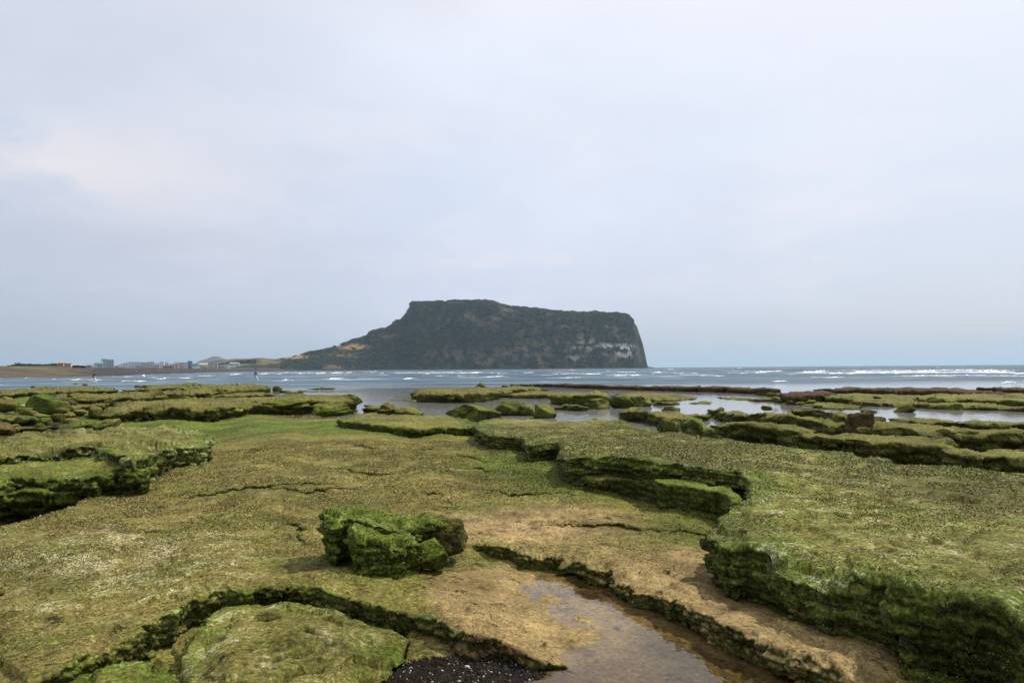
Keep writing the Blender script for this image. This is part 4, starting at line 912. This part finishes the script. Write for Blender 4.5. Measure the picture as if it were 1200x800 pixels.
# headland: steep tuff cone with a rim
SIL = np.array([(236,434.6),(262,431.5),(285,428.5),(305,425.5),(320,421.5),(332,419),(345,417),(357,414.5),(362,412.6),(372,411),(380,409.6),(387,408.2),(400,403.4),(411,398.4),(422,396),(430,393.4),(434,389),(440,386.4),(452,384.8),(460,380),(466,374.6),(470,376),(475,369.5),(480,361.5),(482,354.5),(484,353),(490,354),(500,353.6),(508,353),(516,352.8),(524,353.2),(530,351.8),(545,352),(560,351.8),(570,351.4),(578,352.8),(586,356),(594,358.2),(602,359),(616,360.2),(632,361.6),(646,363.6),(660,364.8),(680,365.8),(700,365.2),(714,366.8),(724,366.4),(734,368.4),(738,371),(742,376),(747,383),(750,393),(753,402),(756,416),(757.5,425),(759,429.6),(764,430.2),(771,431.6),(780,432.6)], float)
def build_headland():
    u = np.r_[np.arange(236, 728, .85), np.arange(728, 781, .33)]
    vs = np.interp(u, SIL[:, 0], SIL[:, 1])
    jag = fbm(np.c_[u, np.zeros(len(u)), np.zeros(len(u))], .16, 4, 12) * 1.4 * smooth((u - 330) / 60) * (1 - smooth((u - 738) / 12)); vs = vs - jag
    Dsh = np.interp(u, [236, 345, 420, 560, 660, 720, 745, 757, 781], [1500, 1620, 1660, 1640, 1640, 1690, 1790, 1880, 1960])
    Dr = Dsh + np.interp(u, [236, 345, 430, 480, 600, 700, 745, 757, 781], [160, 200, 230, 190, 180, 170, 90, 40, 20])
    Hr = CAMZ + (vh(u) - vs) / F * Dr
    nr = 64; tt = np.r_[np.linspace(0, 1, nr), 1 + np.linspace(.05, 1, 14)]
    cliff = smooth((u - 420) / 60) * .75
    V = []
    for t in tt:
        if t <= 1:
            pr = (t ** 1.0) * (1 - cliff) + cliff * (.80 * smooth(np.array(min(t * 1.18, 1))) ** .85 + .20 * t)
            z = -2 + (Hr + 2) * pr; D = Dsh + (Dr - Dsh) * t
        else:
            D = Dr + (t - 1) * 420; z = Hr * (1 - smooth(np.array(t - 1)) * .96)
        p = atd(u, np.full(len(u), 400.0), D); p[:, 2] = z; V.append(p)
    V = np.vstack(V); t = np.repeat(tt, len(u)); H = np.tile(Hr, len(tt)); U = np.tile(u, len(tt))
    k = np.sin(np.clip(t, 0, 1) * np.pi) ** .7 * np.clip(H / 60, .15, 1)
    q = V * np.array([1, .5, .32])                                     # ribs and gullies run down the face
    V[:, 1] += k * (26 * fbm(q, .016, 5, 3, .55) + 14 * np.abs(noise(V * np.array([1, .3, .25]), .035, 5)))
    bed = np.sin(V[:, 2] / 4.2 + 2 * fbm(V, .006, 2, 8)); V[:, 1] += k * 1.6 * bed * smooth((U - 600) / 60)
    rub = k * 3.5 * fbm(V, .09, 3, 9); V[:, 1] += rub
    V[:, 2] += np.where(t < 1, k * 2.2 * fbm(V, .05, 3, 10), 0)
    pu, pv = U, proj(V)[1]
    # colours: evergreen scrub, bare ribs, dry grass, pale strata
    n1_, n2_ = fbm(V, .02, 4, 31), fbm(V, .07, 4, 32)
    dk, gr, br = np.array([.008, .017, .015]), np.array([.030, .038, .017]), np.array([.10, .076, .050])
    kk = smooth(n2_ * 1.6 + .5)[:, None]; c = dk * (1 - kk) + gr * kk
    rib = (smooth((n1_ + .5 * n2_ - .12) * 4) * smooth((U - 470) / 60) * .75)[:, None]; c = c * (1 - rib) + br * rib
    def bl(uu, vv, ru, rv): return np.exp(-(((pu - uu) / ru) ** 2 + ((pv - vv) / rv) ** 2) ** 2)
    gold = np.clip(bl(414, 406.5, 21, 4.0) + bl(344, 418, 22, 3.0) + .75 * bl(300, 424, 30, 3.2) + .35 * bl(400, 416, 22, 4) + .4 * bl(390, 431, 14, 4) + .4 * bl(455, 394, 12, 4) + .25 * bl(620, 402, 14, 6) + .3 * bl(800, 400, 1, 1), 0, 1)
    gold = gold * smooth(n2_ * 1.5 + .85)
    c = c * (1 - gold[:, None]) + np.array([.27, .175, .075]) * gold[:, None]
    pale = np.clip(1.0 * bl(733, 410, 11, 9) + .7 * bl(712, 405, 16, 3.5) + .5 * bl(690, 400, 16, 2.5) + .35 * bl(680, 409, 18, 3) + .35 * bl(672, 420, 10, 4), 0, 1) * smooth((bed + 1.0) * .5 + n2_ * 1.6 + .15)
    c = c * (1 - pale[:, None] * .95) + np.array([.40, .385, .37]) * pale[:, None]
    base = (1 - smooth((V[:, 2] - 2) / 5))[:, None]; c = c * (1 - base * .8) + np.array([.02, .018, .016]) * base * .8
    o = mesh('headland', V, gridfaces(len(tt), len(u)), LAND, cols=np.clip(c, .004, 1))
    props(o, 'steep flat topped volcanic headland rising from the sea', 'headland', kind='structure')
    return V.reshape(len(tt), len(u), 3), c.reshape(len(tt), len(u), 3), u, gold.reshape(len(tt), -1), pale.reshape(len(tt), -1), rib.reshape(len(tt), -1)
HV, HC, HU, HG, HP, HR = build_headland()

def clumps(name, pts, rads, cols, label, cat, seed=0, sub=2, squash=.8):
    V0, F0 = ICO[sub]; rng = np.random.RandomState(seed); n = len(pts)
    tmpl = []
    for k in range(6):
        w_ = V0 * (1 + .45 * fbm(V0 + k * 9, 1.7, 3, k))[:, None]; tmpl.append(w_)
    V = np.zeros((n, len(V0), 3)); 
    for i in range(n):
        a = rng.rand() * 6.28; ca, sa = math.cos(a), math.sin(a); q = tmpl[rng.randint(6)]
        V[i] = np.c_[q[:, 0] * ca - q[:, 1] * sa, q[:, 0] * sa + q[:, 1] * ca, q[:, 2] * squash] * rads[i] + pts[i]
    Fc = (F0[None] + (np.arange(n) * len(V0))[:, None, None]).reshape(-1, 3)
    cc = np.repeat(cols, len(V0), 0) * (1 + .3 * rng.randn(n * len(V0), 1).clip(-1, 1))
    return props(mesh(name, V.reshape(-1, 3), Fc, LEAF, cols=np.clip(cc, .003, 1), smoothf=False), label, cat, kind='stuff')
rng = np.random.RandomState(11)
pt, rd, cl = [], [], []
for _ in range(22000):
    j = rng.randint(len(HU)); i = int(rng.rand() ** .8 * 66)
    if rng.rand() < .22: i = rng.randint(58, 68)
    if HU[j] < 330 or HU[j] > 742: continue
    if HG[i, j] > .25 or HP[i, j] > .15 or (HR[i, j] > .35 and rng.rand() < .7): continue
    p = HV[i, j] + rng.randn(3) * np.array([2, 2, .3])
    if p[2] < 6: continue
    pt.append(p); rd.append(rng.uniform(1.6, 3.8) * (1.1 if 58 <= i < 68 else 1)); cl.append((HC[i, j] * .75 + np.array([.006, .009, .005])) * rng.uniform(.75, 1.35) * np.array([rng.uniform(.85, 1.2), 1, 1]))
clumps('scrub_trees', np.array(pt), rd, np.array(cl), 'dark evergreen scrub covering the headland slopes', 'scrub', 3, sub=2)
# coastal pines on the dune
pt, rd, cl = [], [], []
for _ in range(420):
    u = rng.uniform(14, 66) if rng.rand() < .85 else rng.uniform(86, 100); d = rng.uniform(480, 560)
    top = np.interp(u, [14, 22, 40, 55, 66, 100], [427.6, 426.4, 427.0, 427.2, 425.6, 429.4]); v = rng.uniform(top + .4, 429.6)
    pt.append(atd(u, v, d)); rd.append(rng.uniform(.5, 1.1)); cl.append(np.array([.018, .030, .016]) * rng.uniform(.7, 1.6))
clumps('pine_belt', np.array(pt), rd, np.array(cl), 'low dark belt of coastal pines on the dune', 'trees', 4, sub=2)
pt, rd, cl = [], [], []
for _ in range(420):
    u = rng.choice([rng.uniform(276, 300), rng.uniform(88, 330), rng.uniform(255, 275)]); d = rng.uniform(1250, 1900)
    v = (vh(u) - 3.4 - rng.rand() * 1.2) if u < 240 or u > 300 else np.interp(u, [240, 276, 300], [430, 422, 421.5]) + rng.rand() * 4
    pt.append(atd(u, v, d if u < 240 else 1960)); rd.append(rng.uniform(1.2, 2.6)); cl.append(np.array([.022, .034, .018]) * rng.uniform(.7, 1.7))
clumps('town_trees', np.array(pt), rd, np.array(cl), 'scattered dark trees in and beside the far town', 'trees', 5, sub=2)

# ------------------------------------------------------------------ town
def box(x0, x1, y0, y1, z0, z1):
    V = [(x, y, z) for z in (z0, z1) for y in (y0, y1) for x in (x0, x1)]
    return V, [(0, 2, 3, 1), (4, 5, 7, 6), (0, 1, 5, 4), (2, 6, 7, 3), (0, 4, 6, 2), (1, 3, 7, 5)]
GLASS = plain('window_glass', (.04, .05, .06), .2)
_mats = {}
def M(c):
    g_ = sum(c) / 3; c = tuple(.62 * x + .38 * (.75 * g_ + .12) for x in c)  # distance haze put into the paint: colours pulled towards pale grey
    k = tuple(round(x, 3) for x in c)
    if k not in _mats: _mats[k] = plain('painted_plaster', c, .8, .15, .15)
    return _mats[k]
def building(u0, u1, vt, vb, d, col, roofc, label, gable=False, cols_=3, rows_=2, name='house', cat='house'):
    c = atd((u0 + u1) / 2, vb, d); k = d / F; W = (u1 - u0) * k; Hh = (vb - vt) * k; D = max(W * .7, 8)
    e = empty(name, (c[0], c[1], c[2])); e.rotation_euler.z = -math.atan2(c[0], c[1]) + .12 * math.sin(u0)
    props(e, label, cat, 'buildings of the far town')
    hb = Hh * (.72 if gable else .94)
    V, Fc = box(-W / 2, W / 2, 0, D, -6, hb); mesh('wall', V, Fc, M(col), e, smoothf=False)
    if gable:
        o_ = .4
        V = [(-W/2-o_, -o_, hb), (W/2+o_, -o_, hb), (W/2+o_, D+o_, hb), (-W/2-o_, D+o_, hb), (-W/2-o_, D/2, Hh), (W/2+o_, D/2, Hh)]
        Fc = [(0, 1, 5, 4), (2, 3, 4, 5), (1, 2, 5), (3, 0, 4), (0, 3, 2, 1)]
    else: V, Fc = box(-W / 2 - .25, W / 2 + .25, -.25, D + .25, hb + .01, Hh)
    mesh('roof', V, Fc, M(roofc), e, smoothf=False)
    for r in range(rows_):
        for q in range(cols_):
            x = -W / 2 + W * (q + .5) / cols_; z = hb * (r + .42) / rows_; ww, wh = W / cols_ * .25, hb / rows_ * .24
            V, Fc = box(x - ww, x + ww, -.12, .1, z - wh * .6, z + wh); mesh('window', V, Fc, GLASS, e, smoothf=False)
    return e
WH, TAN, OR, TEAL, GY, BL, RB = (.62, .62, .60), (.48, .42, .30), (.52, .25, .14), (.08, .33, .28), (.38, .39, .41), (.12, .25, .55), (.22, .10, .08)
B_ = [
 (111,119.5,423.6,431.6,1150,(.20,.36,.36),TEAL,'teal roofed block beside the grey blue hotel tower',True,3,3),
 (119,125,420.4,431.6,1160,(.34,.42,.48),(.30,.36,.40),'tall grey blue hotel tower of the far town',False,3,6),
 (125,132.6,421.2,431.6,1165,(.26,.34,.40),(.35,.33,.28),'darker right wing of the grey blue hotel',False,3,6),
 (102.5,107.5,427.0,431.2,1120,RB,RB,'small red brown house left of the teal roofed block',True,2,1),
 (107,113,427.8,431.5,1100,WH,GY,'low white house in front of the teal roofed block',False,3,1),
 (67.5,73.2,423.8,429.2,560,(.36,.16,.10),(.42,.17,.10),'red brick house at the end of the pine belt',True,2,2),
 (73,82,424.0,429.4,570,(.45,.34,.22),(.34,.24,.17),'tan house beside the red brick house',True,3,2),
 (86,94.5,426.8,430.6,760,WH,(.36,.38,.42),'white house with a grey pointed roof on the dune',True,3,1),
 (17.5,23.2,424.6,428.6,600,WH,WH,'white hall among the pines on the dune',False,3,1),
 (9,15,427.0,429.4,600,(.5,.46,.42),GY,'low pale house at the left end of the pine belt',True,2,1),
 (144,149.5,426.0,431.5,1200,WH,WH,'narrow white house right of the hotel',False,2,2),
 (133,139,428.4,431.4,1180,(.55,.52,.44),(.5,.5,.5),'cream bungalow at the foot of the hotel',False,3,1),
 (139.5,144,429.0,431.4,1180,OR,(.45,.18,.10),'orange bungalow between cream and white houses',True,2,1),
 (150,157,428.4,431.6,1210,(.55,.55,.58),GY,'low grey white terrace left of the tan apartments',False,4,1),
 (157.5,165,427.6,431.8,1230,(.42,.42,.46),(.3,.32,.36),'grey terrace touching the tan apartments',False,4,1),
 (166,173,424.6,432,1240,(.46,.43,.30),(.36,.33,.24),'tan apartment block, left half of the pair',False,3,4),
 (173.3,180.5,423.8,432,1245,(.55,.50,.36),(.42,.40,.32),'yellowish apartment block, right half of the pair',False,3,4),
 (181,186.5,427.5,432,1240,GY,(.25,.27,.32),'grey house between the apartments and the white block',False,2,2),
 (187,192,423.6,431.8,1260,(.70,.70,.70),WH,'tall plain white block in mid town',False,2,3),
 (192.2,197.5,424.0,428.2,1275,(.64,.64,.66),GY,'white upper wing of the plain white block',False,2,1),
 (192,198,428,432,1255,(.16,.17,.20),(.2,.2,.22),'dark grey shop below the white wing',False,2,1),
 (199,204.4,427.6,432,1270,OR,(.55,.30,.20),'orange house in mid town',False,2,2),
 (204.6,208.6,423.6,432,1280,TAN,(.30,.18,.12),'narrow tan tower house in mid town',True,1,3),
 (209,214.5,424.6,430,1300,(.58,.40,.30),(.5,.22,.14),'pink house with a red roof line',False,3,2),
 (214.8,220,424.4,430,1305,(.60,.55,.50),(.50,.24,.14),'cream house with a red roof line',False,3,2),
 (220.3,225,422.8,429,1330,(.10,.20,.22),(.08,.16,.18),'dark teal tower house right of the red roof line',False,2,3),
 (224,231,426.2,431.5,1320,(.15,.38,.40),(.20,.40,.42),'turquoise house near the blue roof',False,3,2),
 (210,219,430,432.6,1260,(.5,.5,.58),(.36,.36,.5),'long low lilac shed by the beach',False,5,1),
 (226,234,430.2,432.4,1290,(.55,.55,.52),BL,'low shed with a bright blue roof',True,3,1),
 (229.5,236.5,432.0,435.0,1250,(.55,.53,.46),(.48,.46,.40),'cream beach hut below the blue roof',False,3,1),
 (234.2,243.4,425.4,431,1350,(.62,.56,.46),(.58,.36,.16),'white house with an orange roof',True,3,2),
 (237,243,429.6,432.6,1310,(.40,.26,.20),(.36,.22,.16),'brown shop below the orange roof',False,3,1),
 (243.6,250,424.6,431.6,1360,(.30,.38,.34),(.26,.34,.32),'green grey block right of the orange roof',False,3,3),
 (250,254.6,425.0,432,1370,(.42,.34,.32),(.36,.28,.26),'dull pink block touching the green grey block',False,2,3),
 (256,262,427.8,431.4,1390,(.14,.16,.20),(.12,.13,.16),'dark slate house near the right end of town',True,2,1),
 (262.5,268,426.6,430.4,1420,(.52,.55,.54),(.4,.42,.44),'pale house near the right end of town',False,2,2),
 (269.5,275,424.4,428.2,1700,(.46,.56,.54),(.20,.48,.44),'mint roofed house on the rise',True,2,1),
 (275.5,280,424.6,427.6,1720,(.5,.54,.54),(.22,.42,.42),'last small green roofed house on the rise',True,2,1),
 (258,266,430.4,433.0,1330,(.45,.46,.46),(.35,.36,.38),'long grey boathouse at the right end of the beach',False,4,1),
]
for (u0_, u1_, a, b, d, c, r, lab, gb, cc, rr) in B_:
    building(u0_, u1_, a, b, d, c, r, lab, gb, cc, rr, name='hotel' if 'hotel' in lab and 'tower' in lab and 'tall' in lab else 'house', cat='hotel' if 'tall grey blue hotel' in lab else 'house')

# ------------------------------------------------------------------ people
def body(name, joints, edges, mat, parent=None, sub=2):
    me = bpy.data.meshes.new(name); me.from_pydata([j[0] for j in joints], edges, []); me.materials.append(mat)
    o = bpy.data.objects.new(name, me); C.objects.link(o)
    md = o.modifiers.new('skin', 'SKIN'); md.use_smooth_shade = True
    for i, j in enumerate(joints):
        r = j[1]; me.skin_vertices[0].data[i].radius = (r, r) if not isinstance(r, tuple) else r
        me.skin_vertices[0].data[i].use_root = (i == 0)
    s = o.modifiers.new('sub', 'SUBSURF'); s.levels = s.render_levels = sub
    if parent: o.parent = parent
    return o
SKIN = plain('skin', (.42, .26, .18), .6)
def person(u, v, z, label, top, legs, hair, face, lean, stride, skirt=False):
    f = at(u, v, z); e = empty('person', f, face); props(e, label, 'person')
    hip, sh = .92, 1.42
    def P(x, y, zz): return (x, y + (lean * max(zz - hip, 0)), zz)
    J = [(P(0, 0, hip), .13), (P(0, 0, 1.15), .13), (P(0, 0, 1.36), .15), (P(0, 0, 1.48), .06), (P(0, .03, 1.60), .095), (P(0, .04, 1.69), .085),
         (P(.19, 0, 1.39), .065), (P(.24, -.10, 1.12), .05), (P(.22, .05, .90), .04), (P(.21, .10, .80), .035),
         (P(-.19, 0, 1.39), .065), (P(-.25, .10, 1.12), .05), (P(-.22, .22, .92), .04), (P(-.20, .28, .84), .035),
         ((.09, 0, .86), .10), ((.10, stride * .5, .48), .07), ((.10, stride * .55, .08), .045), ((.10, stride * .55 + .16, .04), .04),
         ((-.09, 0, .86), .10), ((-.10, -stride * .3, .48), .07), ((-.10, -stride * .75, .09), .045), ((-.10, -stride * .75 + .15, .04), .04)]
    E = [(0,1),(1,2),(2,3),(3,4),(4,5),(2,6),(6,7),(7,8),(8,9),(2,10),(10,11),(11,12),(12,13),(0,14),(14,15),(15,16),(16,17),(0,18),(18,19),(19,20),(20,21)]
    body('body', J, E, SKIN, e)
    g = 1.16
    def sel(ids, grow=.025): return [(J[i][0], J[i][1] + grow) for i in ids]
    body('jacket', sel([0, 1, 2, 6, 7, 8, 10, 11, 12], .03), [(0, 1), (1, 2), (2, 3), (3, 4), (4, 5), (2, 6), (6, 7), (7, 8)], top, e)
    body('trousers', sel([0, 14, 15, 16, 18, 19, 20], .03), [(0, 1), (1, 2), (2, 3), (0, 4), (4, 5), (5, 6)], legs, e)
    V0, F0 = ICO[3]; hv = V0 * np.array([.105, .115, .10]) + np.array(P(0, .02, 1.685)); m = V0[:, 2] > -.5
    hv[:, 1] -= .02
    mesh('hair', hv, F0, hair, e)
    for s in (-.09, .09): 
        pass
    return e
BLUE = plain('blue_jacket', (.02, .06, .42), .7); CREAM = plain('cream_trousers', (.62, .60, .52), .8); BLK = plain('black_cloth', (.018, .016, .018), .8); HAIR = plain('dark_hair', (.015, .012, .01), .6); WHT = plain('white_cloth', (.75, .75, .74), .8)
person(299, 448.2, .12, 'walker in a blue jacket and cream trousers on the brown reef mound', BLUE, CREAM, HAIR, rad(-70), .12, .55)
person(110.8, 449.6, .0, 'person in a black top and white trousers at the channel edge', BLK, WHT, HAIR, rad(120), .06, .25)

# ------------------------------------------------------------------ birds
BIRD = plain('bird_feathers', (.10, .10, .11), .7)
def bird(u, v, d, span, bank, label):
    c = atd(u, v, d); e = empty('bird', c, rad(bank)); props(e, label, 'bird', 'birds over the sea')
    V0, F0 = ICO[2]; b = V0.copy(); b *= np.array([.07, .30, .07]) * span; b[:, 0] *= (1 - .5 * (b[:, 1] < -.1)); b[:, 2] += .05 * span * np.clip(b[:, 1] / span, 0, 1)
    mesh('body', b, F0, BIRD, e)
    for s in (-1, 1):
        x = np.array([0, .25, .5]) * span * s; 
        V = [(x[0], .14 * span, 0), (x[0], -.10 * span, 0), (x[1], .16 * span, .12 * span), (x[1], -.06 * span, .11 * span), (x[2], .02 * span, .05 * span), (x[2], -.04 * span, .05 * span)]
        V2 = [(a, b_, c_ + .02 * span) for a, b_, c_ in V]
        Fc = [(0, 2, 3, 1), (2, 4, 5, 3), (6, 7, 9, 8), (8, 9, 11, 10), (0, 6, 8, 2), (2, 8, 10, 4), (1, 3, 9, 7), (3, 5, 11, 9), (4, 10, 11, 5)]
        mesh('wing', V + V2, Fc, BIRD, e)
bird(1081, 300.5, 420, 1.3, 30, 'small dark bird in the sky right of the headland')
bird(669, 356, 900, 1.3, 60, 'faint bird just above the flat top of the headland')
bird(295, 266, 520, 1.1, -20, 'faint bird in the sky above the low left ridge')
bird(51.8, 36.8, 480, 1.1, 10, 'tiny bird high in the upper left of the sky')
bird(1180.5, 17.5, 420, 1.1, -40, 'tiny bird high in the upper right of the sky')

# ------------------------------------------------------------------ gravel and seaweed tufts
def tris_area_scatter(obj, n, seed, keep, zmin=.5, power=2.0):
    me = obj.data; nv = len(me.vertices); co = np.empty(nv * 3, np.float32); me.vertices.foreach_get('co', co); co = co.reshape(-1, 3)
    me.calc_loop_triangles(); nt_ = len(me.loop_triangles); tv = np.empty(nt_ * 3, np.int32); me.loop_triangles.foreach_get('vertices', tv); tv = tv.reshape(-1, 3)
    a, b, c = co[tv[:, 0]], co[tv[:, 1]], co[tv[:, 2]]; nr = np.cross(b - a, c - a); ar = np.linalg.norm(nr, axis=1) / 2; nrm = nr / (2 * ar[:, None] + 1e-12)
    ctr = (a + b + c) / 3; d = np.linalg.norm(ctr - np.array([0, 0, CAMZ]), axis=1)
    wgt = ar / d ** power * keep(ctr, nrm, d)
    rng = np.random.RandomState(seed); idx = rng.choice(nt_, n, p=wgt / wgt.sum()); r1 = np.sqrt(rng.rand(n)); r2 = rng.rand(n)
    p = a[idx] * (1 - r1)[:, None] + b[idx] * (r1 * (1 - r2))[:, None] + c[idx] * (r1 * r2)[:, None]
    return p, nrm[idx], d[idx]
def inframe(ctr):
    u, v = proj(ctr); return (ctr[:, 1] > .5) & (u > -60) & (u < 1260) & (v < 860)
def tufts(name, src, n, seed, keep, size, palette, label, flat=.30, pg=None):
    p, nr, d = tris_area_scatter(src, n, seed, keep, power=1.25); rng = np.random.RandomState(seed + 1); n = len(p)
    s = size * rng.uniform(.5, 1.5, n) * np.clip(d / 7, .8, 1.5)
    nr = np.where(nr[:, 2:] < 0, -nr, nr)
    dirn = rng.randn(n, 3); dirn -= nr * (dirn * nr).sum(1)[:, None]; dirn /= np.linalg.norm(dirn, axis=1)[:, None]
    side = np.cross(nr, dirn)
    up = nr * (flat + .6 * rng.rand(n)[:, None])
    b = p - nr * .004
    v0 = b - side * (s * .30)[:, None]; v1 = b + side * (s * .30)[:, None]
    v2 = b + dirn * (s * .9)[:, None] * .4 + up * (s * .8)[:, None] + side * (s * .30)[:, None]; v3 = b + dirn * (s * .4)[:, None] + up * (s * .85)[:, None] - side * (s * .30)[:, None]
    V = np.stack([v0, v1, v2, v3], 1).reshape(-1, 3); Fc = np.arange(n * 4).reshape(-1, 4)
    pal = np.array(palette); c = pal[rng.randint(len(pal), size=n)]
    if pg is not None:
        gsel = rng.rand(n) < np.clip(pg(p), 0, 1); gp = np.array(GREENS); c[gsel] = gp[rng.randint(len(gp), size=int(gsel.sum()))]
    c = c * rng.uniform(.55, 1.5, (n, 1))
    return props(mesh(name, V, Fc, WEED, cols=np.repeat(c, 4, 0), smoothf=False), label, 'seaweed', kind='stuff')
GREENS = [(.11, .14, .020), (.15, .18, .03), (.075, .10, .016), (.20, .20, .06)]
OLIVES = [(.23, .198, .070), (.17, .145, .046), (.33, .295, .135), (.16, .155, .046), (.22, .170, .085), (.11, .085, .040)]
PALES = [(.40, .36, .24), (.30, .27, .17), (.45, .42, .32)]
ledges = {o['label']: o for o in C.objects if o.get('category') in ('rock ledge', 'boulder') and o.parent is None and 'label' in o}
big = ledges['broad flat green rock ledge with a tall dark front face at the right']
moss = ledges['bright green moss covered block standing alone in the foreground']
def kp(fr, amin=0, dmax=17, wet=-.19):
    def f(c, n, d):
        q = fbm(c, 1.1, 4, 51) + .5 * fbm(c, 5, 2, 52)
        return inframe(c) * (d < dmax) * (n[:, 2] > .45) * smooth((q - fr) * 2 + .55) * (c[:, 2] > wet)
    return f
def ksand(c): return 1 - np.clip(blobs(c, SANDB) * 1.3, 0, 1)
tufts('seaweed', ground, 210000, 1, lambda c, n, d: kp(-.05)(c, n, d) * ksand(c), .0120, OLIVES, 'short olive algae turf on the flat shelf', pg=lambda p: blobs(p, GREEN) * .9 - .05 + .8 * fbm(p, 1.4, 4, 91))
tufts('seaweed', ground, 11000, 2, lambda c, n, d: kp(.05)(c, n, d) * ksand(c) * np.clip(blobs(c, SPECK), 0, 1), .009, PALES, 'pale bleached coralline algae on the flat shelf')
tufts('seaweed', shelf, 60000, 9, kp(-.05), .0120, OLIVES, 'short olive algae turf on the weathered bed edges', pg=lambda p: blobs(p, GREEN) * .9 - .05 + .8 * fbm(p, 1.4, 4, 91))
tufts('seaweed', big, 140000, 3, kp(-.1), .0130, OLIVES, 'short green algae turf on the big right ledge', pg=lambda p: .5 + 1.1 * fbm(p, 1.4, 4, 92))
tufts('seaweed', big, 60000, 4, kp(.0), .0105, PALES, 'pale bleached coralline algae on the big right ledge')
tufts('seaweed', moss, 9000, 5, lambda c, n, d: inframe(c) * 1.0, .016, [(.08, .14, .012), (.13, .20, .02), (.05, .085, .009)], 'bright green weed on the mossy block')
def gravel():
    def keep(c, n, d): return inframe(c) * smooth((blobs(c, [(548,752,66,15,1.0),(500,772,52,14,.9),(600,742,42,9,.6),(540,775,60,14,.9)]) - .35) * 4)
    p, nr, d = tris_area_scatter(ground, 14000, 8, keep, power=1.0); V0, F0 = ICO[2]; F0 = F0; rng = np.random.RandomState(2); n = len(p)
    s = rng.uniform(.003, .0085, n) * (1 + (rng.rand(n) < .06)); V = V0[None] * s[:, None, None] * rng.uniform(.6, 1.3, (n, 1, 3)) + p[:, None]
    c = np.where(rng.rand(n, 1) < .035, np.array([[.34, .31, .27]]), np.array([[.020, .017, .013]])) * rng.uniform(.5, 1.6, (n, 1))
    props(mesh('gravel', V.reshape(-1, 3), (F0[None] + (np.arange(n) * len(V0))[:, None, None]).reshape(-1, 3), LEAF, cols=np.repeat(c, len(V0), 0)), 'black wet gravel with white shell bits beside the tide pool', 'gravel', kind='stuff')
gravel()

# ------------------------------------------------------------------ sea air
Vb, Fb = box(-62000, 62000, -300, 62000, -6, 330)
hz = mesh('haze', Vb, Fb, None, smoothf=False)
hm = bpy.data.materials.new('haze'); hm.use_nodes = True; t = hm.node_tree; t.nodes.clear()
pv = N(t, 'ShaderNodeVolumePrincipled'); pv.inputs['Density'].default_value = 8e-5; pv.inputs['Color'].default_value = (.62, .82, 1, 1); pv.inputs['Anisotropy'].default_value = .2
oo = N(t, 'ShaderNodeOutputMaterial'); L(t, pv.outputs[0], oo.inputs['Volume']); hz.data.materials.append(hm)
props(hz, 'thin sea haze over the water and the headland', 'haze', kind='stuff')
